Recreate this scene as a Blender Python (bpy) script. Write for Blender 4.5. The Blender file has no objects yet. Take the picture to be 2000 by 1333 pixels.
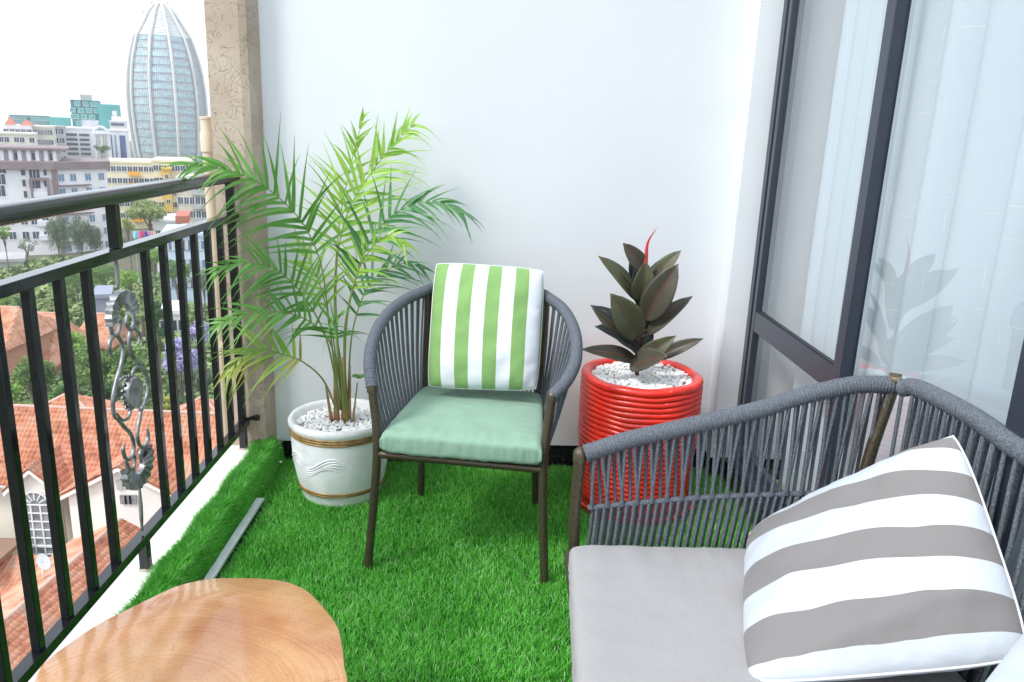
import bpy, bmesh, math, random
import numpy as np
from mathutils import Vector, Matrix
PI = math.pi
rnd = random.Random(7)
S = bpy.context.scene
COL = S.collection

# ------------------------------------------------------------------ camera, world, sun, exposure
F = 1528.91
HC = 1.35

def _axes():
    a = np.array([-21.0, -408.5, F]); a /= np.linalg.norm(a)
    b = np.array([-217.0, 5733.5, F]); b /= np.linalg.norm(b)
    x = np.cross(b, a)
    if x[0] < 0: x = -x
    x /= np.linalg.norm(x)
    b = np.cross(a, x); b /= np.linalg.norm(b)
    if b[1] < 0: b = -b
    return x, a, -b
DX, DY, DZ = _axes()
AX = np.array([DX, DY, DZ])              # world axes expressed in camera axes (right, down, forward)
cam = bpy.data.cameras.new("camera")
cam.sensor_width = 36; cam.lens = 36 * F / 2000
cam.clip_start = 0.02; cam.clip_end = 6000
co = bpy.data.objects.new("camera", cam); COL.objects.link(co)
m = Matrix.Identity(4)
for i in range(3):
    m[i][0] = AX[i][0]; m[i][1] = -AX[i][1]; m[i][2] = -AX[i][2]
m[0][3], m[1][3], m[2][3] = 0, 0, HC
co.matrix_world = m
S.camera = co

W = bpy.data.worlds.new("World"); S.world = W; W.use_nodes = True
SUN_EL, SUN_AZ = 47, 232        # azimuth measured clockwise from +Y
nt = W.node_tree; bg = nt.nodes["Background"]
sky = nt.nodes.new("ShaderNodeTexSky"); sky.sky_type = 'NISHITA'; sky.sun_disc = False
sky.sun_elevation = math.radians(SUN_EL); sky.sun_rotation = math.radians(SUN_AZ)
sky.air_density = 1.0; sky.dust_density = 3.0
tc = nt.nodes.new("ShaderNodeTexCoord")
nz = nt.nodes.new("ShaderNodeTexNoise"); nz.inputs["Scale"].default_value = 2.2; nz.inputs["Detail"].default_value = 5
rp = nt.nodes.new("ShaderNodeValToRGB")
rp.color_ramp.elements[0].position = 0.2; rp.color_ramp.elements[0].color = (.68, .68, .68, 1)
rp.color_ramp.elements[1].position = 0.7; rp.color_ramp.elements[1].color = (.96, .96, .96, 1)
mx = nt.nodes.new("ShaderNodeMix"); mx.data_type = 'RGBA'
nt.links.new(tc.outputs["Generated"], nz.inputs["Vector"]); nt.links.new(nz.outputs["Fac"], rp.inputs["Fac"])
nt.links.new(rp.outputs["Color"], mx.inputs["Factor"])
nt.links.new(sky.outputs["Color"], mx.inputs["A"]); mx.inputs["B"].default_value = (8.0, 8.75, 9.7, 1)
nt.links.new(mx.outputs["Result"], bg.inputs["Color"]); bg.inputs["Strength"].default_value = 0.1
sl = bpy.data.lights.new("sun", 'SUN'); sl.energy = 1.5; sl.angle = math.radians(14); sl.color = (1, .975, .94)
so = bpy.data.objects.new("sun", sl); COL.objects.link(so)
_e, _a = math.radians(SUN_EL), math.radians(SUN_AZ)
sd = Vector((math.sin(_a) * math.cos(_e), math.cos(_a) * math.cos(_e), math.sin(_e)))
so.rotation_euler = sd.to_track_quat('Z', 'Y').to_euler()
S.view_settings.view_transform = 'Standard'
try: S.view_settings.look = 'None'
except Exception: pass
S.view_settings.exposure = 1.06
S.view_settings.gamma = 1
S.view_settings.use_curve_mapping = False
S.render.engine = 'CYCLES'
S.cycles.max_bounces = 8; S.cycles.transparent_max_bounces = 12

# ------------------------------------------------------------------ surveying helpers: where a sight line meets a real plane
def _ray(px, py): return AX @ np.array([px - 1000.0, py - 666.5, F])
C0 = np.array([0, 0, HC])
def atz(px, py, z): d = _ray(px, py); return Vector(C0 + d * (z - HC) / d[2])
def atx(px, py, x): d = _ray(px, py); return Vector(C0 + d * x / d[0])
def aty(px, py, y): d = _ray(px, py); return Vector(C0 + d * y / d[1])

# ------------------------------------------------------------------ materials
MATS = {}
def mat(name, col, rough=.6, metal=0, spec=.5, var=.0, vscale=5, col2=None, bump=0, bscale=60, bdetail=4, coat=0, sheen=0, trans=0, vstretch=None):
    if name in MATS: return MATS[name]
    M = bpy.data.materials.new(name); M.use_nodes = True; MATS[name] = M
    n = M.node_tree; b = n.nodes["Principled BSDF"]
    b.inputs["Base Color"].default_value = (*col, 1); b.inputs["Roughness"].default_value = rough
    b.inputs["Metallic"].default_value = metal; b.inputs["Specular IOR Level"].default_value = spec
    b.inputs["Coat Weight"].default_value = coat; b.inputs["Coat Roughness"].default_value = .08
    b.inputs["Sheen Weight"].default_value = sheen
    t = n.nodes.new("ShaderNodeTexCoord")
    if var > 0 or col2:
        z = n.nodes.new("ShaderNodeTexNoise"); z.inputs["Scale"].default_value = vscale; z.inputs["Detail"].default_value = 5
        if vstretch:
            mp = n.nodes.new("ShaderNodeMapping"); mp.inputs["Scale"].default_value = vstretch
            n.links.new(t.outputs["Object"], mp.inputs[0]); n.links.new(mp.outputs[0], z.inputs["Vector"])
        else: n.links.new(t.outputs["Object"], z.inputs["Vector"])
        r = n.nodes.new("ShaderNodeValToRGB")
        r.color_ramp.elements[0].position = .35; r.color_ramp.elements[1].position = .65
        c2 = col2 or tuple(min(1, c * (1 + var)) for c in col)
        c1 = col if col2 else tuple(c * (1 - var) for c in col)
        r.color_ramp.elements[0].color = (*c1, 1); r.color_ramp.elements[1].color = (*c2, 1)
        n.links.new(z.outputs["Fac"], r.inputs["Fac"]); n.links.new(r.outputs["Color"], b.inputs["Base Color"])
    if bump > 0:
        z = n.nodes.new("ShaderNodeTexNoise"); z.inputs["Scale"].default_value = bscale; z.inputs["Detail"].default_value = bdetail
        n.links.new(t.outputs["Object"], z.inputs["Vector"])
        bp = n.nodes.new("ShaderNodeBump"); bp.inputs["Strength"].default_value = 1; bp.inputs["Distance"].default_value = bump
        n.links.new(z.outputs["Fac"], bp.inputs["Height"]); n.links.new(bp.outputs["Normal"], b.inputs["Normal"])
    if trans > 0:
        tr = n.nodes.new("ShaderNodeBsdfTranslucent"); ms = n.nodes.new("ShaderNodeMixShader")
        src = b.inputs["Base Color"].links[0].from_socket if b.inputs["Base Color"].links else None
        if src: n.links.new(src, tr.inputs["Color"])
        else: tr.inputs["Color"].default_value = (*col, 1)
        ms.inputs[0].default_value = trans
        n.links.new(b.outputs[0], ms.inputs[1]); n.links.new(tr.outputs[0], ms.inputs[2])
        n.links.new(ms.outputs[0], n.nodes["Material Output"].inputs["Surface"])
    return M
def N(M, kind, **kw):
    n = M.node_tree.nodes.new(kind)
    for k, v in kw.items():
        if hasattr(n, k) and not k.startswith('i_'): setattr(n, k, v)
        else: n.inputs[k[2:].replace('_', ' ')].default_value = v
    return n
def L(M, a, b): M.node_tree.links.new(a, b)
def ramp(M, pts):
    r = M.node_tree.nodes.new("ShaderNodeValToRGB"); e = r.color_ramp.elements
    while len(e) < len(pts): e.new(.5)
    for q, (p, c) in zip(e, pts): q.position = p; q.color = (*c, 1) if len(c) == 3 else c
    return r
def bsdf(M): return M.node_tree.nodes["Principled BSDF"]

# ------------------------------------------------------------------ mesh helpers
class MB:
    def __init__(s): s.v = []; s.f = []; s.uv = None
    def add(s, vs, fs):
        o = len(s.v); s.v += [tuple(q) for q in vs]; s.f += [tuple(i + o for i in f) for f in fs]
    def box(s, a, b, M=None):
        x0, y0, z0 = a; x1, y1, z1 = b
        vs = [(x0, y0, z0), (x1, y0, z0), (x1, y1, z0), (x0, y1, z0), (x0, y0, z1), (x1, y0, z1), (x1, y1, z1), (x0, y1, z1)]
        if M: vs = [M @ Vector(q) for q in vs]
        s.add(vs, [(0, 3, 2, 1), (4, 5, 6, 7), (0, 1, 5, 4), (1, 2, 6, 5), (2, 3, 7, 6), (3, 0, 4, 7)])
    def prism(s, pts, z0, z1):
        n = len(pts)
        s.add([(p[0], p[1], z0) for p in pts] + [(p[0], p[1], z1) for p in pts],
              [tuple(range(n))[::-1], tuple(range(n, 2 * n))] + [(i, (i + 1) % n, n + (i + 1) % n, n + i) for i in range(n)])
    def poly(s, pts, thick):     # planar polygon with thickness along its normal (downwards/backwards)
        pts = [Vector(p) for p in pts]; nn = (pts[1] - pts[0]).cross(pts[2] - pts[0]).normalized()
        n = len(pts); lo = [p - nn * thick for p in pts]
        s.add(pts + lo, [tuple(range(n)), tuple(range(2 * n - 1, n - 1, -1))] + [(i, n + i, n + (i + 1) % n, (i + 1) % n) for i in range(n)])
    def tube(s, pts, r, seg=10, rmod=None, cap=True, flat=1.0):
        pts = [Vector(p) for p in pts]; n = len(pts)
        T = [(pts[min(i + 1, n - 1)] - pts[max(i - 1, 0)]).normalized() for i in range(n)]
        u = T[0].orthogonal().normalized()
        vs = []
        for i in range(n):
            u = (u - T[i] * u.dot(T[i]));  u = u.normalized() if u.length > 1e-6 else T[i].orthogonal().normalized()
            w = T[i].cross(u)
            rr = r[i] if isinstance(r, (list, tuple)) else r
            if rmod: rr *= rmod(i)
            for k in range(seg):
                a = 2 * PI * k / seg
                vs.append(pts[i] + u * math.cos(a) * rr + w * math.sin(a) * rr * flat)
        fs = [(i * seg + k, i * seg + (k + 1) % seg, (i + 1) * seg + (k + 1) % seg, (i + 1) * seg + k) for i in range(n - 1) for k in range(seg)]
        if cap: fs += [tuple(range(seg))[::-1], tuple((n - 1) * seg + k for k in range(seg))]
        s.add(vs, fs)
    def lathe(s, prof, c=(0, 0, 0), seg=64, close=True):
        vs = []; n = len(prof)
        for (r, z) in prof:
            for k in range(seg):
                a = 2 * PI * k / seg; vs.append((c[0] + r * math.cos(a), c[1] + r * math.sin(a), c[2] + z))
        fs = [(i * seg + k, i * seg + (k + 1) % seg, (i + 1) * seg + (k + 1) % seg, (i + 1) * seg + k) for i in range(n - 1) for k in range(seg)]
        if close: fs += [tuple(range(seg))[::-1], tuple((n - 1) * seg + k for k in range(seg))]
        s.add(vs, fs)
    def build(s, name, m_, parent=None, smooth=False, sharp=None):
        me = bpy.data.meshes.new(name); me.from_pydata(s.v, [], s.f); me.validate()
        if m_: me.materials.append(m_)
        if smooth: me.polygons.foreach_set("use_smooth", [True] * len(me.polygons))
        me.update()
        if sharp: me.set_sharp_from_angle(angle=math.radians(sharp))
        return link(name, me, parent)
def link(name, me, parent=None):
    o = bpy.data.objects.new(name, me); COL.objects.link(o)
    if parent:
        o.parent = parent; o.matrix_parent_inverse = Matrix.Translation(-wl(parent))
    return o
def wl(p):
    l = Vector(p.location)
    while p.parent: p = p.parent; break
    return l if p.type == 'EMPTY' or True else l
WL = {}
def empty(name, loc=(0, 0, 0), rz=0):
    o = bpy.data.objects.new(name, None); COL.objects.link(o); o.location = loc; o.empty_display_size = .1
    return o
def tag(o, label=None, cat=None, group=None, kind=None):
    if label: o['label'] = label
    if cat: o['category'] = cat
    if group: o['group'] = group
    if kind: o['kind'] = kind
    return o
def bevel(o, w, seg=2):
    md = o.modifiers.new("bevel", 'BEVEL'); md.width = w; md.segments = seg; md.limit_method = 'ANGLE'
    me = o.data; me.polygons.foreach_set("use_smooth", [True] * len(me.polygons)); me.set_sharp_from_angle(angle=math.radians(50))
    return o
def npmesh(name, V, Fq, m_, parent=None, smooth=False, cols=None, k=4):
    V = np.asarray(V, dtype=np.float32); Fq = np.asarray(Fq, dtype=np.int32)
    me = bpy.data.meshes.new(name)
    me.vertices.add(len(V)); me.vertices.foreach_set("co", V.ravel())
    me.loops.add(Fq.size); me.loops.foreach_set("vertex_index", Fq.ravel())
    me.polygons.add(len(Fq)); me.polygons.foreach_set("loop_start", np.arange(0, Fq.size, k, dtype=np.int32))
    if smooth: me.polygons.foreach_set("use_smooth", np.ones(len(Fq), dtype=bool))
    me.update(calc_edges=True)
    if cols is not None:
        at = me.attributes.new("tint", 'FLOAT', 'POINT'); at.data.foreach_set("value", np.asarray(cols, dtype=np.float32))
    if m_: me.materials.append(m_)
    return link(name, me, parent)
def catmull(P, n=12):
    P = [Vector(p) for p in P]; Q = [P[0] * 2 - P[1]] + P + [P[-1] * 2 - P[-2]]; out = []
    for i in range(1, len(Q) - 2):
        a, b, c, d = Q[i - 1:i + 3]
        for k in range(n):
            t = k / n
            out.append(.5 * ((2 * b) + (c - a) * t + (2 * a - 5 * b + 4 * c - d) * t * t + (3 * b - a - 3 * c + d) * t ** 3))
    out.append(Q[-2]); return out
def resample(P, n):
    P = [Vector(p) for p in P]; d = [0]
    for a, b in zip(P, P[1:]): d.append(d[-1] + (b - a).length)
    out = []; j = 0
    for i in range(n):
        t = d[-1] * i / (n - 1)
        while j < len(P) - 2 and d[j + 1] < t: j += 1
        q = (t - d[j]) / max(1e-9, d[j + 1] - d[j]); out.append(P[j].lerp(P[j + 1], min(1, q)))
    return out
def plen(P): return sum((Vector(b) - Vector(a)).length for a, b in zip(P, P[1:]))

# ------------------------------------------------------------------ material library
WALL = mat("white_gloss_paint", (.72, .75, .775), rough=.24, var=.02, vscale=1.8, bump=.0016, bscale=4.5, bdetail=7)
TRIM = mat("white_paint_satin", (.72, .755, .785), rough=.4, var=.02, vscale=3)
BLACKSTONE = mat("black_granite", (.012, .012, .014), rough=.15, var=.5, vscale=80)
TILE = mat("cream_ledge_tile", (.80, .77, .73), rough=.35, var=.05, vscale=4, bump=.0006, bscale=30)
TILE_D = mat("dusty_ledge_tile", (.74, .69, .62), rough=.45, var=.12, vscale=5)
BLACKIRON = mat("black_gloss_enamel", (.006, .008, .010), rough=.14, coat=.25, spec=.4, var=.3, vscale=40, bump=.0004, bscale=30)
GREYIRON = mat("grey_cast_iron", (.26, .27, .28), rough=.36, metal=.5, var=.4, vscale=35, bump=.0006, bscale=90)
ALU = mat("brushed_aluminium", (.72, .77, .81), rough=.45, metal=.35, var=.06, vscale=20)
FRAME = mat("navy_grey_aluminium", (.038, .046, .066), rough=.28, metal=.2, var=.05, vscale=8)
RUBBER = mat("black_rubber_gasket", (.012, .014, .02), rough=.5)
def bronze():
    M = mat("hammered_bronze_paint", (.10, .08, .05), rough=.32, metal=.55)
    t = N(M, "ShaderNodeTexCoord"); v = N(M, "ShaderNodeTexVoronoi", i_Scale=330.0)
    L(M, t.outputs["Object"], v.inputs["Vector"])
    r = ramp(M, [(0.1, (.20, .165, .105)), (.55, (.075, .06, .04))]); L(M, v.outputs["Distance"], r.inputs[0]); L(M, r.outputs[0], bsdf(M).inputs["Base Color"])
    b = N(M, "ShaderNodeBump", i_Strength=.6, i_Distance=.001); L(M, v.outputs["Distance"], b.inputs["Height"]); L(M, b.outputs[0], bsdf(M).inputs["Normal"])
    return M
BRONZE = bronze()
def ropemat(name, col):
    M = mat(name, col, rough=.75)
    t = N(M, "ShaderNodeTexCoord")
    w1 = N(M, "ShaderNodeTexVoronoi", i_Scale=420.0); mp = N(M, "ShaderNodeMapping"); mp.inputs["Scale"].default_value = (1, 1, .55)
    L(M, t.outputs["Object"], mp.inputs[0]); L(M, mp.outputs[0], w1.inputs["Vector"])
    r = ramp(M, [(0.05, tuple(c * 1.5 for c in col)), (.6, tuple(c * .55 for c in col))])
    L(M, w1.outputs["Distance"], r.inputs[0]); L(M, r.outputs[0], bsdf(M).inputs["Base Color"])
    b = N(M, "ShaderNodeBump", i_Strength=.9, i_Distance=.0012); b.invert = True
    L(M, w1.outputs["Distance"], b.inputs["Height"]); L(M, b.outputs[0], bsdf(M).inputs["Normal"])
    return M
ROPE = ropemat("slate_braided_rope", (.135, .155, .185))
def fabric(name, col, wr=.004, wscale=6, weave=900, rough=.85):
    M = mat(name, col, rough=rough, sheen=.15)
    t = N(M, "ShaderNodeTexCoord"); n1 = N(M, "ShaderNodeTexNoise", i_Scale=float(wscale), i_Detail=3.0)
    L(M, t.outputs["Object"], n1.inputs["Vector"])
    n2 = N(M, "ShaderNodeTexNoise", i_Scale=float(weave), i_Detail=2.0); L(M, t.outputs["Object"], n2.inputs["Vector"])
    b1 = N(M, "ShaderNodeBump", i_Strength=.8, i_Distance=wr); b2 = N(M, "ShaderNodeBump", i_Strength=.5, i_Distance=.0006)
    L(M, n1.outputs["Fac"], b1.inputs["Height"]); L(M, n2.outputs["Fac"], b2.inputs["Height"]); L(M, b1.outputs[0], b2.inputs["Normal"])
    L(M, b2.outputs[0], bsdf(M).inputs["Normal"])
    r = ramp(M, [(.35, tuple(q * .86 for q in col)), (.65, tuple(min(1, q * 1.08) for q in col))]); L(M, n2.outputs["Fac"], r.inputs[0]); L(M, r.outputs[0], bsdf(M).inputs["Base Color"])
    return M
SAGE = fabric("sage_green_cotton", (.235, .385, .285), wr=.012, wscale=9)
WARMGREY = fabric("warm_grey_canvas", (.33, .32, .325), wr=.014, wscale=5, weave=700)
def stripes(name, colA, colB, wr):
    M = fabric(name, colA, wr=wr, wscale=9)
    a = N(M, "ShaderNodeAttribute"); a.attribute_name = "stripe"
    f = N(M, "ShaderNodeMath", operation='FLOORED_MODULO'); f.inputs[1].default_value = 2
    g = N(M, "ShaderNodeMath", operation='GREATER_THAN'); g.inputs[1].default_value = 1
    L(M, a.outputs["Fac"], f.inputs[0]); L(M, f.outputs[0], g.inputs[0])
    mx = N(M, "ShaderNodeMix", data_type='RGBA'); mx.inputs["A"].default_value = (*colA, 1); mx.inputs["B"].default_value = (*colB, 1)
    L(M, g.outputs[0], mx.inputs["Factor"]); L(M, mx.outputs["Result"], bsdf(M).inputs["Base Color"])
    return M
GREENSTRIPE = stripes("green_white_stripe", (.20, .37, .115), (.68, .72, .76), .012)
GREYSTRIPE = stripes("taupe_white_stripe", (.195, .184, .182), (.50, .545, .60), .014)
REDPOT = mat("red_gloss_paint", (.80, .026, .014), rough=.25, var=.12, vscale=14, bump=.0012, bscale=45, coat=.3)
REDPOT.node_tree.nodes["Principled BSDF"].inputs["Roughness"].default_value = .33
WHITEPOT = mat("white_glazed_concrete", (.88, .89, .90), rough=.4, var=.06, vscale=16, bump=.0015, bscale=50)
GOLD = mat("gold_bronze_paint", (.36, .21, .06), rough=.4, metal=.35, var=.35, vscale=30)
PEB = mat("white_marble_chips", (.88, .88, .87), rough=.55, var=.07, vscale=60)
SOIL = mat("pale_grit", (.62, .62, .60), rough=1)
GLASS = bpy.data.materials.new("window_glass"); GLASS.use_nodes = True
def _glass():
    n = GLASS.node_tree; n.nodes.remove(n.nodes["Principled BSDF"])
    tr = n.nodes.new("ShaderNodeBsdfTransparent"); tr.inputs[0].default_value = (.985, .995, 1, 1)
    gl = n.nodes.new("ShaderNodeBsdfGlossy"); gl.inputs["Roughness"].default_value = .01; gl.inputs[0].default_value = (.95, .98, 1, 1)
    lw = n.nodes.new("ShaderNodeLayerWeight"); lw.inputs[0].default_value = .5
    pw = n.nodes.new("ShaderNodeMath"); pw.operation = 'POWER'; pw.inputs[1].default_value = 4.5; n.links.new(lw.outputs["Facing"], pw.inputs[0])
    fr = n.nodes.new("ShaderNodeMath"); fr.operation = 'MULTIPLY_ADD'; fr.inputs[1].default_value = .86; fr.inputs[2].default_value = .16; n.links.new(pw.outputs[0], fr.inputs[0])
    ms = n.nodes.new("ShaderNodeMixShader"); n.links.new(fr.outputs[0], ms.inputs[0])
    n.links.new(tr.outputs[0], ms.inputs[1]); n.links.new(gl.outputs[0], ms.inputs[2])
    n.links.new(ms.outputs[0], n.nodes["Material Output"].inputs[0])
_glass()

# ------------------------------------------------------------------ THE CITY BEHIND ---------------------------------------
GZ = -28.0
GROUND = mat("green_brown_ground", (.055, .085, .028), rough=1, col2=(.12, .11, .07), vscale=.05)
b = MB(); b.box((-880, -650, GZ - 1), (280, 1080, GZ)); tag(b.build("ground", GROUND), kind="structure")

WHITEW = mat("white_render", (.78, .76, .78), rough=.8, var=.05, vscale=.2)
CREAM = mat("cream_render", (.70, .65, .56), rough=.85, var=.06, vscale=.25)
BEIGE = mat("beige_render", (.62, .54, .44), rough=.85, var=.08, vscale=.2)
MAUVE = mat("mauve_brown_fascia", (.23, .17, .17), rough=.7, var=.1, vscale=.3)
YELLOW = mat("yellow_render", (.75, .48, .08), rough=.8, var=.08, vscale=.3)
PALEY = mat("pale_yellow_render", (.76, .70, .52), rough=.8, var=.05, vscale=.3)
WINDK = mat("dark_window_glass", (.06, .08, .12), rough=.12, var=.5, vscale=.4)
WINBL = mat("blue_window_glass", (.16, .27, .42), rough=.12, var=.4, vscale=.3)
WINFR = mat("white_window_frame", (.75, .75, .75), rough=.6)
TEAL = mat("teal_debris_netting", (.01, .22, .22), rough=.85, var=.3, vscale=.12, vstretch=(1, 1, .3))
TEALP = mat("pale_teal_netting", (.06, .40, .38), rough=.85, var=.15, vscale=.1)
NAVY = mat("navy_cladding", (.04, .09, .22), rough=.25, var=.3, vscale=.2)
GREYC = mat("grey_concrete", (.42, .41, .40), rough=.85, var=.08, vscale=.2)
REDR = mat("red_metal_roof", (.45, .13, .08), rough=.7, var=.1, vscale=.3)

WINMESH = {}
def winmesh(w, h, g, mull):
    k = (round(w, 2), round(h, 2), g.name, mull)
    if k in WINMESH: return WINMESH[k]
    me = bpy.data.meshes.new("window"); mb = MB()
    mb.box((-w / 2, -.06, 0), (w / 2, .02, h))
    fr = len(mb.f); t = .07 + .03 * w
    mb.box((-w / 2 - t, -.12, -t), (w / 2 + t, -.07, 0)); mb.box((-w / 2 - t, -.12, h), (w / 2 + t, -.07, h + t))
    mb.box((-w / 2 - t, -.12, 0), (-w / 2, -.07, h)); mb.box((w / 2, -.12, 0), (w / 2 + t, -.07, h))
    for i in range(1, mull):
        x = -w / 2 + w * i / mull; mb.box((x - .04, -.11, 0), (x + .04, -.065, h))
    me.from_pydata(mb.v, [], mb.f); me.materials.append(g); me.materials.append(WINFR)
    me.polygons.foreach_set("material_index", [0 if i < fr else 1 for i in range(len(mb.f))]); me.update()
    WINMESH[k] = me; return me
def place(me, name, parent, loc, rz=0):
    o = bpy.data.objects.new(name, me); COL.objects.link(o); o.parent = parent
    o.location = loc; o.rotation_euler.z = rz; return o
def piece(parent, name, m_, a, b_):
    mb = MB(); mb.box(a, b_)
    me = bpy.data.meshes.new(name); me.from_pydata(mb.v, [], mb.f); me.materials.append(m_); me.update()
    return place(me, name, parent, (0, 0, 0))
def block(name, label, pxl, pxr, pyt, Y, depth, wall, floors, cols, group=None, cat="building", rz=None, win=(1.4, 1.4), glass=None, fh=3.1, mull=2, roof=None, side=3, skip=0, ztop=None, balc=None):
    """A block whose front stands at distance Y between two sight lines; local x along the front, y into depth."""
    A = aty(pxl, pyt, Y); B = aty(pxr, pyt, Y)
    zt = A.z if ztop is None else ztop; h = zt - GZ
    if rz is None: rz = math.atan2(-(A.x + B.x) / 2, Y) - .07
    q = B.x / B.y; w = (q * A.y - A.x) / (math.cos(rz) - q * math.sin(rz))
    e = empty(name, (A.x, Y, GZ)); e.rotation_euler.z = rz
    tag(e, label, cat, group)
    piece(e, "wall", wall, (0, 0, -.5), (w, depth, h))
    piece(e, "parapet", roof or wall, (-.3, -.3, h), (w + .3, depth + .3, h + .55))
    gm = winmesh(win[0], win[1], glass or WINDK, mull)
    for f in range(floors):
        z = h - fh * (f + 1) + .9
        if z < 1: break
        for c in range(cols):
            if skip and (c + f) % skip == 0: continue
            place(gm, "window", e, (w * (c + .5) / cols, 0, z))
        for c in range(side):
            place(gm, "window", e, (w, depth * (c + .5) / side, z), PI / 2)
        if balc and f % 1 == 0:
            for (c0, c1, bm) in balc:
                mb = MB(); mb.box((w * c0, -1.1, z - 1.05), (w * c1, -.02, z - .85)); mb.box((w * c0, -1.1, z - .85), (w * c1, -.98, z + .05))
                me = bpy.data.meshes.new("balcony"); me.from_pydata(mb.v, [], mb.f); me.materials.append(bm); me.update()
                place(me, "balcony", e, (0, 0, 0))
    if w > 12 and name == 'apartment_block':
        for i in range(3):
            mb = MB(); x = w * (.2 + .3 * i); mb.lathe([(0, 0), (.8, 0), (.85, 1.2), (.6, 1.6), (0, 1.7)], (x, depth * .4, h + .55), 12, False)
            me = bpy.data.meshes.new("water_tank"); me.from_pydata(mb.v, [], mb.f); me.materials.append(WINDK if i % 2 else GREYC); me.update(); place(me, "water_tank", e, (0, 0, 0))
    e['w'] = w; e['h'] = h
    return e

# --- the glass tower
def tower():
    Y = 520.0
    prof = [(5, 3), (14, 17), (20, 22), (30, 29), (45, 37), (60, 46), (73, 54), (90, 59), (115, 66), (145, 71.5), (180, 74.5), (215, 75), (255, 73), (300, 68.5), (340, 62)]
    ax = aty(327, 200, Y); cx, cy = ax.x, Y
    R = []
    for py, hw in prof:
        c = aty(312 + (py - 5) * .0738, py, Y); d = aty(312 + (py - 5) * .0738 + hw * .93, py, Y)
        R.append((c.z - GZ, (d.x - c.x)))
    R.append((0, R[-1][1] * .78)); R = R[::-1]
    e = empty("glass_tower", (cx, cy, GZ)); tag(e, "tall bullet shaped glass tower with pale concrete ribs and pointed top", "tower")
    def rad(z):
        for (z0, r0), (z1, r1) in zip(R, R[1:]):
            if z0 <= z <= z1: return r0 + (r1 - r0) * (z - z0) / (z1 - z0)
        return R[-1][1]
    H = R[-1][0]
    def mk(name, mb, m_, sm=False):
        me = bpy.data.meshes.new(name); me.from_pydata(mb.v, [], mb.f); me.materials.append(m_)
        if sm: me.polygons.foreach_set("use_smooth", [True] * len(me.polygons))
        me.update(); return place(me, name, e, (0, 0, 0))
    SPAN = mat("grey_spandrel_louvres", (.50, .55, .57), rough=.6, var=.15, vscale=.3)
    CONC = mat("pale_tower_concrete", (.62, .60, .58), rough=.75, var=.05, vscale=.1)
    LOUV = mat("pale_louvred_cone", (.60, .62, .60), rough=.7, var=.08, vscale=.5, vstretch=(1, 1, 8))
    zt = aty(312, 73, Y).z - GZ
    mb = MB(); zs = [i * zt / 40 for i in range(41)]
    mb.lathe([(rad(z) - .8, z) for z in zs], seg=60); mk("wall", mb, SPAN, True)
    mb = MB(); n = 14
    for i in range(n):
        z0 = zt + (H - zt) * i / n; z1 = zt + (H - zt) * (i + .86) / n
        mb.lathe([(rad(z0) - .4, z0), (rad(z1) - .4, z1)], seg=60, close=True)
    mk("louvred_cap", mb, LOUV, False)
    NR = 10; a0 = math.radians(-68 + 12)
    rw = .95
    for k in range(NR):
        a = a0 + 2 * PI * k / NR
        if math.cos(a - math.radians(-68)) < -.35: continue
        mb = MB(); P = []
        for i in range(41):
            z = H * i / 40; r = rad(z) + .5
            P.append(Vector((r * math.cos(a), r * math.sin(a), z)))
        mb.tube(P, rw, 6); mk("rib", mb, CONC, True)
    GL = mat("sky_blue_tower_glass", (.46, .64, .68), rough=.2, var=.18, vscale=.35)
    bot = aty(334, 303, Y).z - GZ
    step = (zt - bot) / 15.0
    for k in range(NR):
        am = a0 + 2 * PI * (k + .5) / NR
        if math.cos(am - math.radians(-68)) < -.25: continue
        for i in range(15):
            z0 = zt - step * (i + .62); z1 = z0 + step * .56
            mb = MB(); seg = 7; vs = []
            da = 2 * PI / NR * .5 - rw / rad(z0) * 1.05
            for j in range(seg + 1):
                a = am - da + 2 * da * j / seg
                for z in (z0, z1):
                    r = rad(z) - .35; vs.append((r * math.cos(a), r * math.sin(a), z))
            for j in range(seg + 1):
                a = am - da + 2 * da * j / seg
                for z in (z0, z1):
                    r = rad(z) - 1.3; vs.append((r * math.cos(a), r * math.sin(a), z))
            o = 2 * (seg + 1)
            fs = [(2 * j, 2 * j + 2, 2 * j + 3, 2 * j + 1) for j in range(seg)] + [(2 * j, o + 2 * j, o + 2 * j + 2, 2 * j + 2) for j in range(seg)] + [(2 * j + 1, 2 * j + 3, o + 2 * j + 3, o + 2 * j + 1) for j in range(seg)]
            mb.add(vs, fs); mk("window", mb, GL)
    # thin vertical mullions, too many to pick apart
    mb = MB()
    for k in range(120):
        a = a0 + 2 * PI * (k + .5) / 120
        if math.cos(a - math.radians(-68)) < -.25: continue
        P = [Vector(((rad(z) - .22) * math.cos(a), (rad(z) - .22) * math.sin(a), z)) for z in [bot * .3 + (zt - bot * .3) * i / 20 for i in range(21)]]
        mb.tube(P, .13, 3)
    o = mk("mullions", mb, mat("tower_mullion", (.33, .34, .36), rough=.6)); o['kind'] = 'stuff'
    # mast gear on the point
    mb = MB()
    mb.tube([(0, 0, H - 1), (0, 0, H + 3)], .7, 8); mb.box((-6, -.5, H - .9), (4.5, .5, H + .2)); mk("roof_crane", mb, GREYC)
    mb = MB(); mb.tube([(-9.5, -1.5, H - 6), (-2, -1.5, H - 1)], .8, 6); mb.box((-11, -2, H - 7.4), (-7.5, -1, H - 5.8)); mk("gantry", mb, GREYC)
tower()

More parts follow.
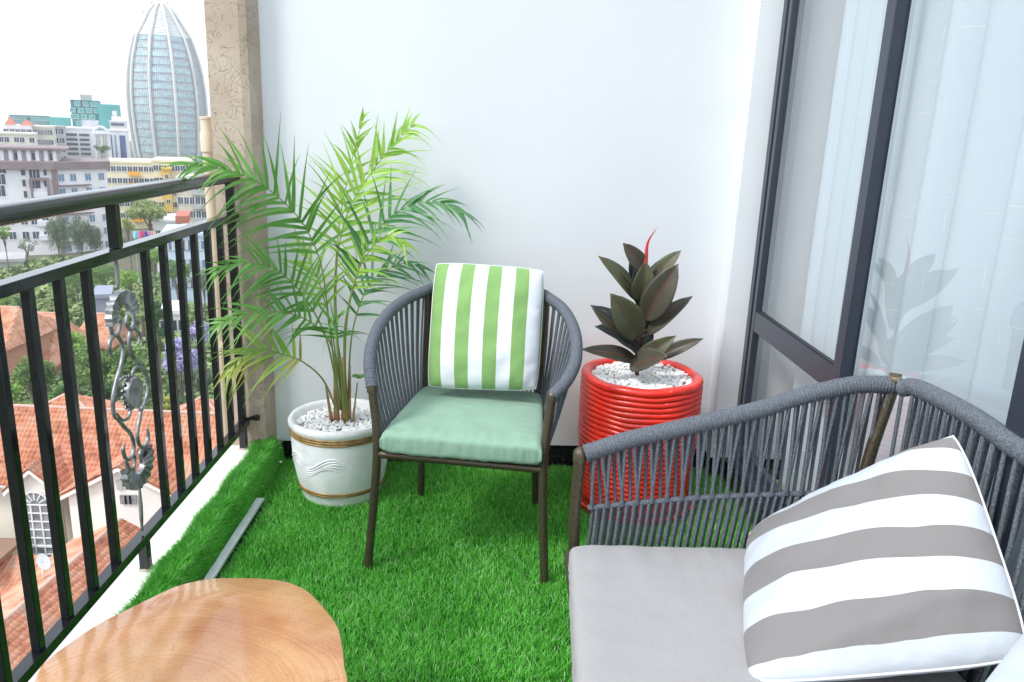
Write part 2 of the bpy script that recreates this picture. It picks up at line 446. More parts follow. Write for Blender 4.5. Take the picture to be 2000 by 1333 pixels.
# --- skyline and mid distance buildings
b1 = block("netted_building", "tall teal debris-netted building standing above the striped white office block", 137, 190, 197, 420, 24, TEAL, 6, 5, win=(3.4, 1.9), glass=TEALP, fh=3.2, mull=2, side=0, skip=3)
piece(b1, "netting", TEALP, (b1['w'] - 5 + 5.1, -1, 0), (b1['w'] + 9.5, 26, b1['h'] - 1.0))
piece(b1, "roof_tank", GREYC, (4.5, 3, b1['h'] + .55), (9.5, 8, b1['h'] + 3.4))
piece(b1, "banner", mat("pale_printed_banner", (.62, .64, .74), rough=.7, col2=(.80, .80, .86), vscale=.35), (4.2, -.35, b1['h'] - 13.2), (12.0, -.1, b1['h'] - 9.2))
b2 = block("netted_building", "long low grey-teal netted building left of the tall netted one", 18, 92, 226, 480, 26, mat("grey_teal_netting", (.13, .29, .31), rough=.85, var=.2, vscale=.1), 1, 12, win=(3, 1.3), glass=TEALP, side=0, fh=3)
piece(b2, "netting", TEALP, (b2['w'] + .4, -1, 0), (b2['w'] + 11.4, 24, b2['h']))
block("apartment_block", "cream apartment block with stacked dark windows left of the striped office", 62, 100, 249, 262, 18, CREAM, 6, 6, group="distant apartment blocks", side=2, win=(1.2, 1.5))
block("apartment_block", "pale block with red tiled penthouse roofs at the far left of the skyline", -14, 66, 262, 240, 16, CREAM, 5, 8, group="distant apartment blocks", side=0, win=(1.3, 1.4), skip=3)
e = block("penthouse", "white rooftop penthouse with red tiled roof under the long teal building", 6, 60, 246, 252, 10, WHITEW, 1, 5, side=0, win=(1.6, 1.3), cat="building")
mb = MB(); w = e['w']; h = e['h']
for (x0, x1, dz) in ((.5, 3.4, 1.2), (4.4, 8.2, .4)):
    mb.add([(x0, -1, h + .5), (x1, -1, h + .5), (x1, 6, h + .5), (x0, 6, h + .5), ((x0 + x1) / 2, 2, h + 1.6 + dz)], [(0, 1, 4), (1, 2, 4), (2, 3, 4), (3, 0, 4), (0, 3, 2, 1)])
me = bpy.data.meshes.new("roof"); me.from_pydata(mb.v, [], mb.f); me.materials.append(REDR); me.update(); place(me, "roof", e, (0, 0, 0))
block("apartment_block", "grey unfinished block wedged between cream apartments and striped office", 97, 122, 249, 285, 14, GREYC, 7, 4, group="distant apartment blocks", side=2, win=(1.5, 1.9), mull=1)
e = block("office_block", "white office block with long dark horizontal window bands", 116, 182, 251, 300, 20, WHITEW, 0, 0, side=0)
w, h = e['w'], e['h']
for f in range(5):
    for (a, c) in ((.10, .50), (.56, .86)):
        z = h - 1.9 - f * 1.72 - .2
        piece(e, "window", WINDK, (w * a, -.25, z - .45), (w * c, .05, z + .45))
piece(e, "downpipe", GREYC, (w * .03, -.3, 0), (w * .05, 0, h - .5))
e = block("arched_building", "white building with rounded gable top beside the navy striped tower", 184, 210, 262, 290, 14, WHITEW, 2, 2, side=0, win=(1.5, 3.8), fh=5, glass=GREYC)
w, h = e['w'], e['h']
mb = MB(); mb.tube([(w / 2 + 2.1 * math.cos(t), .2, h + .3 + 2.1 * math.sin(t)) for t in [PI * i / 12 for i in range(13)]], .5, 6); mb.box((w * .2, -.2, h), (w * .8, 1, h + 1.2))
me = bpy.data.meshes.new("gable"); me.from_pydata(mb.v, [], mb.f); me.materials.append(WHITEW); me.update(); place(me, "gable", e, (0, 0, 0))
e = block("office_block", "navy and white vertical striped office tower just left of the bullet tower", 209, 246, 256, 320, 16, WHITEW, 0, 0, side=0)
w, h = e['w'], e['h']
for a, c in ((.02, .22), (.62, .93)):
    piece(e, "window", NAVY, (w * a, -.25, 2), (w * c, .05, h - 1.5))
piece(e, "window", WINBL, (w * .36, -.2, 2), (w * .44, .05, h - 1.5))
e = block("office_block", "stepped office block with dark bands rising behind the navy striped tower", 214, 244, 238, 360, 14, WHITEW, 0, 0, side=0)
w, h = e['w'], e['h']
for f in range(4): piece(e, "window", WINDK, (.4, -.25, h - 1.6 - f * 2.6), (w - .4, .05, h - .5 - f * 2.6))
piece(e, "upper_storey", WHITEW, (.8, 1, h), (w * .75, 8, h + 2.4)); piece(e, "upper_storey", WHITEW, (1.2, 1.5, h + 2.6), (w * .45, 7, h + 4.6)); 
# white / mauve apartment block in three stepped sections
def apartments():
    Y = 165.0
    A = aty(-60, 330, Y); B = aty(104, 330, Y); C = aty(208, 330, Y)
    zt = aty(50, 334, Y).z
    e = empty("apartment_block", (A.x, Y, GZ)); tag(e, "large white apartment block with mauve brown fascia and flat roof", "building")
    RZ = .46; e.rotation_euler.z = RZ; cr_, sr_ = math.cos(RZ), math.sin(RZ)
    q = B.x / B.y; w1 = (q * A.y - A.x) / (cr_ - q * sr_); h = zt - GZ
    q = C.x / C.y; px_, py_ = A.x - 7 * sr_, A.y + 7 * cr_; w2 = (q * py_ - px_) / (cr_ - q * sr_)
    piece(e, "wall", WHITEW, (0, 0, -.5), (w1, 20, h)); 
    mb = MB(); mb.add([(w1, 0, -.5), (w2, 7, -.5), (w2, 20, -.5), (w1, 20, -.5), (w1, 0, h - .02), (w2, 7, h - .02), (w2, 20, h - .02), (w1, 20, h - .02)], [(0, 1, 5, 4), (1, 2, 6, 5), (2, 3, 7, 6), (4, 5, 6, 7), (3, 0, 4, 7)])
    me = bpy.data.meshes.new("wing_wall"); me.from_pydata(mb.v, [], mb.f); me.materials.append(WHITEW); me.update(); place(me, "wing_wall", e, (0, 0, 0))
    piece(e, "fascia", MAUVE, (-.5, -1.0, h), (w1 + .2, 20, h + 1.6))
    mb = MB(); mb.add([(w1 + .2, -1, h), (w2 + .8, 6.4, h), (w2 + .8, 20, h), (w1 + .2, 20, h), (w1 + .2, -1, h + 1.6), (w2 + .8, 6.4, h + 1.6), (w2 + .8, 20, h + 1.6), (w1 + .2, 20, h + 1.6)], [(0, 1, 5, 4), (1, 2, 6, 5), (2, 3, 7, 6), (4, 5, 6, 7), (0, 3, 2, 1)])
    me = bpy.data.meshes.new("fascia"); me.from_pydata(mb.v, [], mb.f); me.materials.append(MAUVE); me.update(); place(me, "fascia", e, (0, 0, 0))
    # penthouse storey with thin flat roof
    piece(e, "penthouse_wall", mat("lilac_grey_render", (.50, .47, .52), rough=.8), (1, 4, h + 1.6), (w1 + 1, 18, h + 3.9))
    for i in range(9):
        x = 2 + i * (w1 - 2) / 8
        piece(e, "pilaster", WHITEW, (x, 3.2, h + 1.6), (x + .75, 3.9, h + 3.8))
        if i % 2: place(winmesh(1.5, 1.5, WINDK, 2), "window", e, (x + 1.7, 4, h + 1.75))
    piece(e, "flat_roof", MAUVE, (0, 2.4, h + 3.9), (w1 + 3, 19, h + 4.35))
    # windows
    def u(px, py):
        d = Vector(_ray(px, py)); nn = Vector((-sr_, cr_, 0)); o_ = Vector((0, 0, HC)); t_ = (Vector((A.x, Y, 0)) - o_).dot(nn) / d.dot(nn)
        p_ = o_ + d * t_ - Vector((A.x, Y, GZ)); return Vector((p_.x * cr_ + p_.y * sr_, 0, p_.z))
    for (px, py, ww, hh, g) in ((45, 336, .8, 1.5, 1), (67, 338, 1.9, 2.2, 3), (88, 336, .6, 1.5, 1), (47, 358, .6, 1.4, 1), (89, 358, .6, 1.4, 1), (50, 380, .6, 1.4, 1), (68, 360, 2.0, 1.7, 2), (2, 350, 1.5, 2.2, 2), (2, 373, 1.5, 2.2, 2), (3, 330, 1.5, 2, 2)):
        q = u(px, py); place(winmesh(ww, hh, WINDK, g), "window", e, (q.x, 0, q.z - hh / 2))
    q0 = u(58, 352); q1 = u(100, 390)
    for bx_ in ((q0.x, q1.z - 1, q0.x + .5, q0.z), (q0.x, q0.z, q1.x, q0.z + .5), (q1.x - .5, q1.z - 1, q1.x, q0.z)):
        piece(e, "balcony_frame", MAUVE, (bx_[0], -1, bx_[1]), (bx_[2], 0, bx_[3]))
    for k in range(4):
        z = h - 5.6 - 3.05 * k
        piece(e, "balcony", mat("white_balcony_wall", (.72, .71, .74), rough=.8), (q0.x + .5, -1.2, z - .1), (q1.x - .5, -.02, z + 1.0))
        for px in (2, 20, 46, 66, 88):
            if k > 0:
                q = u(px, 420); place(winmesh(1.2, 1.5, WINDK, 2), "window", e, (q.x, 0, z + .2))
    dx = w2 - w1; sl_ = math.atan2(7, dx)
    piece(e, "corner_pier", MAUVE, (w1 - .4, -.5, 0), (w1 + .7, .6, h))
    for k in range(7):
        z = h - 2.5 - 3.05 * k
        for t in (.12, .34, .62, .88):
            place(winmesh(1.3, 1.5, WINBL, 2), "window", e, (w1 + dx * t, 7 * t - .03, z), sl_)
        if k:
            M = Matrix.Translation((w1, 0, 0)) @ Matrix.Rotation(sl_, 4, 'Z'); mb = MB(); mb.box((.8, -.9, z + 2.0), (7.8, 0, z + 2.25), M)
            me = bpy.data.meshes.new("balcony_slab"); me.from_pydata(mb.v, [], mb.f); me.materials.append(MAUVE); me.update(); place(me, "balcony_slab", e, (0, 0, 0))
apartments()
ORANGE = mat("orange_balcony_paint", (.78, .38, .04), rough=.7)
block("apartment_block", "pale yellow apartment block with orange balconies behind the acacia", 204, 300, 318, 215, 16, PALEY, 8, 9, group=None, win=(1.1, 1.3), side=0, balc=[(.47, .72, ORANGE)])
block("apartment_block", "pale cream block with yellow corner strips under the palm frond tips", 298, 372, 316, 205, 16, PALEY, 8, 7, win=(1.1, 1.3), side=3, balc=[(.2, .36, YELLOW)])
e = block("apartment_block", "yellow painted stair tower standing at the right of the cream block", 317, 332, 332, 203, 3, YELLOW, 6, 1, win=(.8, 1.0), side=0, cat="building")
block("apartment_block", "brown and cream block with railed balconies beside the beige pipe", 345, 400, 352, 180, 14, BEIGE, 7, 5, win=(1.2, 1.5), side=3, balc=[(.5, .95, GREYC)])
e = block("house", "low white house with flat roof and laundry below the acacia", 300, 352, 437, 150, 12, WHITEW, 1, 4, win=(1.0, .9), side=0)
piece(e, "awning", REDR, (e['w'] * .85, -2, e['h'] + .3), (e['w'] * 1.35, 8, e['h'] + 1.6))
e = block("house", "blue and white low block showing between railing bars", 318, 420, 462, 118, 10, mat("pale_blue_render", (.50, .60, .72), rough=.8), 3, 8, win=(1.4, 1.3), side=0, glass=WINBL, fh=2.9)
e = block("house", "grey concrete retaining terrace at the foot of the white apartment block", -60, 46, 515, 140, 8, GREYC, 0, 0, side=0)
for i, (px, c) in enumerate(((262, (.25, .6, .7)), (272, (.7, .08, .2)), (281, (.12, .08, .35)), (292, (.7, .4, .35)))):
    q = aty(px + 6, 452, 140); mb = MB()
    n = 6
    mb.add([(q.x + (k % 2) * 1.6, q.y, q.z - .9 + .25 * math.sin(k)) if 0 else (q.x - .9 + .3 * k, q.y + .15 * math.sin(k * 2), q.z) for k in range(n)] + [(q.x - .9 + .3 * k, q.y + .3 * math.sin(k * 2 + 1), q.z - 1.2 - .2 * (k % 2)) for k in range(n)], [(k, k + 1, n + k + 1, n + k) for k in range(n - 1)])
    o = mb.build("laundry", mat("laundry_cloth_%d" % i, c, rough=.9)); md = o.modifiers.new("s", 'SOLIDIFY'); md.thickness = .02
    tag(o, ["turquoise sheet hung to dry below the acacia", "crimson cloth on the washing line below the acacia", "dark violet cloth on the washing line below the acacia", "salmon towel at the end of the washing line"][i], "laundry", "laundry on the line")
mb = MB(); qa = aty(262, 451.5, 140.1); qb = aty(302, 451.5, 140.1); mb.tube([qa, qb], .03, 4)
for q in (qa, qb): mb.tube([q, (q.x, q.y, GZ)], .05, 5)
tag(mb.build("washing_line", GREYC), "washing line on two thin poles below the acacia", "washing line")

# --- tiled roofs
TILEC = mat("terracotta_roof_tile", (.50, .165, .085), rough=.75, col2=(.60, .25, .13), vscale=1.1)
TILEC2 = mat("orange_roof_tile", (.56, .20, .10), rough=.8, col2=(.62, .27, .16), vscale=.8)
def tilemat(M, c):
    n = M.node_tree; g_ = N(M, "ShaderNodeNewGeometry"); o_ = N(M, "ShaderNodeObjectInfo")
    a = N(M, "ShaderNodeTexNoise", i_Scale=.9, i_Detail=6.0); L(M, g_.outputs["Position"], a.inputs["Vector"])
    b_ = N(M, "ShaderNodeTexVoronoi", i_Scale=3.1); L(M, g_.outputs["Position"], b_.inputs["Vector"])
    sp = N(M, "ShaderNodeSeparateColor"); L(M, b_.outputs["Color"], sp.inputs[0])
    r = ramp(M, [(.25, tuple(q * .55 for q in c)), (.45, c), (.6, (c[0] * 1.12, c[1] * 1.35, c[2] * 1.5)), (.75, (c[0] * .9, c[1] * 1.5, c[2] * 1.9))])
    ad = N(M, "ShaderNodeMath", operation='MULTIPLY_ADD'); ad.inputs[1].default_value = .22; L(M, sp.outputs[0], ad.inputs[0]); L(M, a.outputs["Fac"], ad.inputs[2])
    a2 = N(M, "ShaderNodeMath", operation='SUBTRACT'); a2.inputs[1].default_value = .1; L(M, ad.outputs[0], a2.inputs[0])
    L(M, a2.outputs[0], r.inputs[0]); L(M, r.outputs[0], bsdf(M).inputs["Base Color"])
tilemat(TILEC, (.50, .185, .10)); tilemat(TILEC2, (.55, .24, .14))
RIDGE = mat("ridge_tile_cement", (.50, .34, .28), rough=.9, var=.1, vscale=1)
def tilemesh(w, l):
    me = bpy.data.meshes.new("tile"); vs = []; n = 6
    for k in range(n + 1):
        x = w * k / n; z = .055 * math.sin(PI * min(1, (k / n) / .62)) if k / n < .62 else -.012 * math.sin(PI * ((k / n) - .62) / .38)
        vs += [(x, 0, z + .05), (x, -l * 1.08, z + .05)]
    for k in range(n + 1): vs.append((w * k / n, -l * 1.08, .0))
    fs = [(2 * k, 2 * k + 1, 2 * k + 3, 2 * k + 2) for k in range(n)] + [(2 * k + 1, 2 * (n + 1) + k, 2 * (n + 1) + k + 1, 2 * k + 3) for k in range(n)]
    me.from_pydata(vs, [], fs); me.materials.append(TILEC); me.update(); return me
TM = tilemesh(.27, .36)
TMV = np.array([v.co[:] for v in TM.vertices]); TMF = [tuple(p.vertices) for p in TM.polygons]
def roof_face(e, a, b_, c, d, name="roof", tiles=True, nobj=0, m_=TILEC):
    """a,b = ridge left,right; d,c = eave left,right (world). Tiles laid on the slope as geometry."""
    a, b_, c, d = map(Vector, (a, b_, c, d))
    if (c - d).cross(a - d).z < 0: a, b_, c, d = b_, a, d, c
    base = MB(); base.poly([d, c, b_, a], .12)
    org = Vector(e.location)
    me = bpy.data.meshes.new(name); me.from_pydata([tuple(Vector(v) - org) for v in base.v], [], base.f); me.materials.append(m_); me.update()
    face = place(me, name, e, (0, 0, 0))
    if not tiles: return face
    if (c - d).cross(a - d).z < 0: a, b_, c, d = b_, a, d, c
    nrm = (c - d).cross(a - d).normalized()
    ex = (c - d).normalized(); ey = nrm.cross(ex).normalized()    # up the slope
    P = [((q - d).dot(ex), (q - d).dot(ey)) for q in (d, c, b_, a)]
    H_ = max(p[1] for p in P); rows = int(H_ / .36)
    spots = []
    for r in range(rows + 1):
        y = (r + 1) * .36
        yy = min(y - .18, H_ - .01)
        xs = []
        for i in range(4):
            (x0, y0), (x1, y1) = P[i], P[(i + 1) % 4]
            if (y0 - yy) * (y1 - yy) < 0: xs.append(x0 + (x1 - x0) * (yy - y0) / (y1 - y0))
        if len(xs) < 2: continue
        lo, hi = min(xs), max(xs); k = int(math.ceil(lo / .27))
        while (k + 1) * .27 <= hi + .05:
            spots.append((k * .27, y)); k += 1
    Rm = Matrix((ex, ey, nrm)).transposed()
    def wp(s_): return d + ex * s_[0] + ey * s_[1] + nrm * .012
    camp = Vector((0, 0, HC))
    spots.sort(key=lambda s_: (wp(s_) - camp).length)
    rr = random.Random(3)
    for s_ in spots[:nobj]:
        o = bpy.data.objects.new("tile", TM); COL.objects.link(o); o.parent = face
        M4 = Rm.to_4x4(); M4.translation = wp(s_) - org + nrm * rr.uniform(0, .012); o.matrix_local = M4
    rest = spots[nobj:]
    if rest:
        R3 = np.array(Rm); nb = len(TMV); V = np.zeros((len(rest) * nb, 3)); Fs = []
        loc = TMV @ R3.T
        for i, s_ in enumerate(rest): V[i * nb:(i + 1) * nb] = loc + np.array(wp(s_) - org + nrm * rr.uniform(0, .012))
        Fq = (np.array(TMF)[None] + (np.arange(len(rest)) * nb)[:, None, None]).reshape(-1, 4)
        o = npmesh("tiles", V, Fq, m_); o.parent = face; o['kind'] = 'stuff'
    return face
def ridge(e, a, b_, r=.11):
    org = Vector(e.location); mb = MB(); mb.tube([Vector(a) - org + Vector((0, 0, .04)), Vector(b_) - org + Vector((0, 0, .04))], r, 8)
    me = bpy.data.meshes.new("ridge_cap"); me.from_pydata(mb.v, [], mb.f); me.materials.append(RIDGE); me.update(); return place(me, "ridge_cap", e, (0, 0, 0))
def epoly(e, name, m_, pts, th):
    org = Vector(e.location); mb = MB(); mb.poly([Vector(p) - org for p in pts], th)
    me = bpy.data.meshes.new(name); me.from_pydata(mb.v, [], mb.f); me.materials.append(m_); me.update(); return place(me, name, e, (0, 0, 0))

def villa():
    e = empty("villa", (-25, 46, GZ)); tag(e, "cream villa with long red tiled roof and tall arched window below the railing", "house")
    zr, ze = -17.0, -20.6
    R0 = Vector((-36, 48.6, zr)); R1 = Vector((-16.5, 48.0, zr)); E1 = Vector((-12.0, 43.9, ze)); E0 = Vector((-36, 44.5, ze))
    roof_face(e, R0, R1, E1, E0, nobj=240)
    roof_face(e, R1, R1, (-12, 52.5, ze), E1, tiles=False)
    roof_face(e, R1, R0, (-36, 52.5, ze), (-12, 52.5, ze), tiles=False)
    ridge(e, R0, R1); ridge(e, R1, E1)
    # raised hipped roofs behind the ridge
    for (pxa, pya, hw, ytop) in ((135, 768, 3.0, 50.6), (395, 776, 2.6, 50.6)):
        t = aty(pxa, pya, ytop); 
        b0, b1_ = Vector((t.x - hw, 48.7, t.z - 1.55)), Vector((t.x + hw, 48.7, t.z - 1.55))
        roof_face(e, t, t, b1_, b0, nobj=0)
        epoly(e, "roof", TILEC, [b1_, (t.x + hw, 53, t.z - 1.55), t], .1); epoly(e, "roof", TILEC, [(t.x - hw, 53, t.z - 1.55), b0, t], .1)
        ridge(e, t, b0); ridge(e, t, b1_)
    org = Vector(e.location)
    def pc(name, m_, a, b_): return piece(e, name, m_, tuple(Vector(a) - org), tuple(Vector(b_) - org))
    pc("wall", CREAM, (-36, 45.3, GZ), (-12.8, 52, ze - .05))
    pc("gutter", WINFR, (-36, 44.32, ze - .16), (-28.4, 44.5, ze)); pc("gutter", WINFR, (-26.2, 44.2, ze - .16), (-12, 44.42, ze))
    def gable(xl, xr, yf, zt, zb, gm, nm="gable_wall"):
        xm = (xl + xr) / 2
        epoly(e, nm, gm, [(xl, yf, GZ), (xr, yf, GZ), (xr, yf, zb), (xm, yf, zt), (xl, yf, zb)], .25)
        pk = Vector((xm, yf - .35, zt + .12)); 
        for s_, x in ((-1, xl), (1, xr)):
            ed = Vector((x + s_ * .35, yf - .35, zb - .1))
            bk = pk + Vector((0, 4.2, 0)); be = ed + Vector((0, 2.4, 0))
            if s_ < 0: roof_face(e, bk, pk, ed, be, nobj=0)
            else: roof_face(e, pk, bk, be, ed, nobj=0)
        ridge(e, pk, pk + Vector((0, 4.2, 0)), .09)
        vg = MB(); 
        for x in (xl, xr):
            s_ = -1 if x == xl else 1
            p0 = pk + Vector((0, -.02, -.08)); p1 = Vector((x + s_ * .35, yf - .37, zb - .2)); 
            vg.add([p0 - org, p1 - org, p1 + Vector((0, 0, -.22)) - org, p0 + Vector((0, 0, -.22)) - org, p0 + Vector((0, .1, 0)) - org, p1 + Vector((0, .1, 0)) - org, p1 + Vector((0, .1, -.22)) - org, p0 + Vector((0, .1, -.22)) - org], [(0, 1, 2, 3), (7, 6, 5, 4), (0, 4, 5, 1), (3, 2, 6, 7)])
        me = bpy.data.meshes.new("bargeboard"); me.from_pydata(vg.v, [], vg.f); me.materials.append(WINFR); me.update(); place(me, "bargeboard", e, (0, 0, 0))
    yf = 43.4
    WH = mat("warm_white_render", (.76, .73, .68), rough=.85, var=.04, vscale=.6)
    gable(-28.6, -25.9, yf, -19.0, -20.3, WH)
    g2 = aty(230, 911, 43.0); gable(g2.x - 3.1, g2.x + 3.4, 43.0, g2.z, g2.z - 1.75, WH)
    # arched window: panes and bars
    A = aty(57, 975, yf - .05); B = aty(88, 1070, yf - .05); xc = (A.x + B.x) / 2 + .05; hw = .85; zs = aty(70, 985, yf).z; zb = B.z - 1.2
    DK = mat("grey_villa_glass", (.22, .24, .26), rough=.15, var=.4, vscale=1.5)
    mb = MB(); n = 16; pts = [(xc - hw, yf - .06, zb), (xc + hw, yf - .06, zb)] + [(xc + hw * math.cos(PI * i / n), yf - .06, zs + hw * math.sin(PI * i / n)) for i in range(n + 1)]
    fr_ = epoly(e, "arched_window", DK, pts, .05)
    mb = MB()
    def bar(p, q, t=.05): 
        mb.tube([Vector(p) - org, Vector(q) - org], t, 4)
    y_ = yf - .1
    for i in range(n): bar((xc + hw * math.cos(PI * i / n), y_, zs + hw * math.sin(PI * i / n)), (xc + hw * math.cos(PI * (i + 1) / n), y_, zs + hw * math.sin(PI * (i + 1) / n)), .06)
    for x in (-hw, -hw / 3, hw / 3, hw): bar((xc + x, y_, zb), (xc + x, y_, zs), .05)
    for k in range(9): bar((xc - hw, y_, zs - k * .55), (xc + hw, y_, zs - k * .55), .09 if k == 5 else .045)
    for a in (30, 60, 90, 120, 150): bar((xc + .28 * math.cos(math.radians(a)), y_, zs + .28 * math.sin(math.radians(a))), (xc + hw * math.cos(math.radians(a)), y_, zs + hw * math.sin(math.radians(a))), .04)
    me = bpy.data.meshes.new("glazing_bars"); me.from_pydata(mb.v, [], mb.f); me.materials.append(WINFR); me.update(); o = place(me, "glazing_bars", fr_, (0, 0, 0))
    # oval vent and small grille on second gable, downpipe
    q = aty(233, 948, 42.9); pc("vent", GREYC, (q.x - .16, 42.9, q.z - .3), (q.x + .16, 43.0, q.z + .3))
    for i in range(3):
        q = aty(240 + i * 9, 978, 42.8); pc("window", DK, (q.x - .2, 42.86, q.z - .28), (q.x + .2, 43.0, q.z + .28))
    q = aty(127, 950, 45); mb = MB(); mb.tube([Vector((q.x, 44.3, q.z)) - org, Vector((q.x - .3, 44.9, q.z - .5)) - org, Vector((q.x - .35, 45.1, GZ)) - org], .09, 6)
    me = bpy.data.meshes.new("downpipe"); me.from_pydata(mb.v, [], mb.f); me.materials.append(WINFR); me.update(); place(me, "downpipe", e, (0, 0, 0))
    for px, py in ((64, 885), (135, 888)):
        q = aty(px, py, 46.4); mb = MB(); mb.tube([Vector((q.x, 46.4, q.z - .7)) - org, Vector((q.x, 46.4, q.z + .3)) - org], .12, 8); mb.lathe([(.2, q.z + .3), (.2, q.z + .42)], (q.x - org.x, 46.4 - org.y, -org.z), 8)
        me = bpy.data.meshes.new("vent_pipe"); me.from_pydata(mb.v, [], mb.f); me.materials.append(WINFR); me.update(); place(me, "vent_pipe", e, (0, 0, 0))
villa()
def wing():
    zr = -22.0
    P1 = atz(268, 988, zr); P2 = atz(72, 1158, zr); dirv = (P2 - P1).normalized(); P2 = P2 + dirv * 9
    e = empty("garage_wing", (-22, 40, GZ)); tag(e, "lower tiled roof wing running from the villa towards the balcony", "house")
    side = Vector((-dirv.y, dirv.x, 0)); 
    if side.x < 0: side = -side
    W_, D_ = 6.2, 3.6
    roof_face(e, P1, P2, P2 + side * W_ - Vector((0, 0, D_)), P1 + side * W_ - Vector((0, 0, D_)), nobj=300)
    roof_face(e, P2, P1, P1 - side * 3.2 - Vector((0, 0, 1.5)), P2 - side * 3.2 - Vector((0, 0, 1.5)), nobj=0, tiles=False, m_=TILEC2)
    ridge(e, P1, P2)
    epoly(e, "wall", CREAM, [P1 + side * 5.8 + Vector((0, 0, -3.6)), P2 + side * 5.8 + Vector((0, 0, -3.6)), (P2 + side * 5.8).xy.to_3d() + Vector((0, 0, GZ)), (P1 + side * 5.8).xy.to_3d() + Vector((0, 0, GZ))], .2)
    epoly(e, "wall", CREAM, [P2 - side * 2.9 + Vector((0, 0, -1.6)), P1 - side * 2.9 + Vector((0, 0, -1.6)), (P1 - side * 2.9).xy.to_3d() + Vector((0, 0, GZ)), (P2 - side * 2.9).xy.to_3d() + Vector((0, 0, GZ))], .2)
    q = atz(34, 1205, -23.6); mb = MB(); M = Matrix.Translation(q) @ Matrix.Rotation(.5, 4, 'Z') @ Matrix.Rotation(.5, 4, 'Y'); mb.box((-.5, -.4, -.1), (.5, .4, .12), M)
    o = mb.build("roof_slab", GREYC); tag(o, "weathered grey square slab lying on the lower tiled roof", "slab")
    q = atz(84, 1120, -22.2); mb = MB(); n = 14; mb.lathe([(.01, 0), (.2, .02), (.4, .09), (.48, .15), (.4, .12), (.2, .05), (.01, .03)], (0, 0, 0), 18, False)
    M = Matrix.Translation(q + Vector((0, 0, .6))) @ Matrix.Rotation(1.0, 4, 'Y'); mb.v = [tuple(M @ Vector(v)) for v in mb.v]; mb.tube([q + Vector((0, 0, .6)), q + Vector((0, 0, -.7))], .04, 5); mb.tube([q + Vector((0, 0, .6)), q + Vector((.5, 0, .95))], .02, 5)
    tag(mb.build("satellite_dish", WINFR, smooth=True), "white satellite dish on the lower tiled roof", "satellite dish")
    # porch at the left edge
    a = atz(0, 1078, -22.5)
    e = empty("porch", (a.x - 2.6, a.y, GZ)); tag(e, "small cream porch with brown door left of the lower tiled roof", "porch")
    piece(e, "wall", CREAM, (-3, 0, 0), (1.6, 3, 4.4)); piece(e, "canopy", mat("brown_timber", (.25, .15, .10), rough=.8), (-3.3, -.9, 4.4), (2.1, 3, 4.65)); piece(e, "door", mat("red_brown_door", (.30, .07, .04), rough=.6), (.4, -.1, 1.6), (1.3, 0, 4.0))
    a = atz(25, 1125, -24.3); e = empty("lean_to_roof", (a.x, a.y, GZ)); tag(e, "small tiled lean-to roof at the left edge below the porch", "roof")
    roof_face(e, a + Vector((-4, 1.2, .4)), a + Vector((1.0, 1.2, .4)), a + Vector((1.8, -1.6, -.7)), a + Vector((-4, -1.6, -.7)), nobj=0)
    piece(e, "wall", CREAM, (-3.8, -1.2, 0), (1.2, 1.0, 2.9))
wing()
def redhouse(label, pa, pb, zr, Y, depth, drop, wall, rz=0, wins=3):
    A = aty(pa[0], pa[1], Y); B = aty(pb[0], pb[1], Y); A.z = B.z = zr if zr is not None else (A.z + B.z) / 2
    e = empty("tiled_house", ((A.x + B.x) / 2, Y, GZ)); tag(e, label, "house")
    n = Vector((0, -1, 0))
    roof_face(e, A, B, B + Vector((1.6, -depth, -drop)), A + Vector((-1.6, -depth, -drop)), m_=TILEC2, nobj=0)
    roof_face(e, B, A, A + Vector((-1.6, depth, -drop)), B + Vector((1.6, depth, -drop)), m_=TILEC2, tiles=False)
    epoly(e, "roof", TILEC2, [B, B + Vector((1.6, -depth, -drop)), B + Vector((1.6, depth, -drop))], .1)
    org = Vector(e.location); x0, x1 = A.x - 1.0 - org.x, B.x + 1.0 - org.x; h = A.z - drop - GZ
    piece(e, "wall", wall, (x0, -depth + .7, 0), (x1, depth - .7, h)); ridge(e, A, B)
    for i in range(wins):
        place(winmesh(1.1, 1.2, WINDK, 2), "window", e, (x0 + (x1 - x0) * (i + .5) / wins, -depth + .7, h - 2.0))
    piece(e, "balcony", WINFR, (x0, -depth - .4, h - 3.6), (x1, -depth + .6, h - 2.7))
BRICKW = mat("salmon_brick_wall", (.50, .24, .15), rough=.9, col2=(.42, .19, .12), vscale=3)
redhouse("salmon house with broad red roof at the left edge above the trees", (-25, 600), (38, 600), None, 82, 6, 3.2, BRICKW, wins=5)
redhouse("second salmon house whose red roof steps up behind the second and third bars", (72, 612), (112, 612), None, 88, 6, 5.0, BRICKW, wins=3)
redhouse("distant low house with red roof behind the trees near the iron ornament", (178, 615), (215, 612), None, 96, 4, 3.4, BRICKW, wins=2)
e = block("shed", "grey-blue flat roofed shed beyond the red roofs", 186, 214, 583, 104, 6, mat("slate_blue_roof", (.25, .28, .36), rough=.6), 0, 0, side=0)
e = block("house", "pale house wall glimpsed behind the purple jacaranda", 318, 350, 615, 100, 6, WHITEW, 2, 3, side=0)

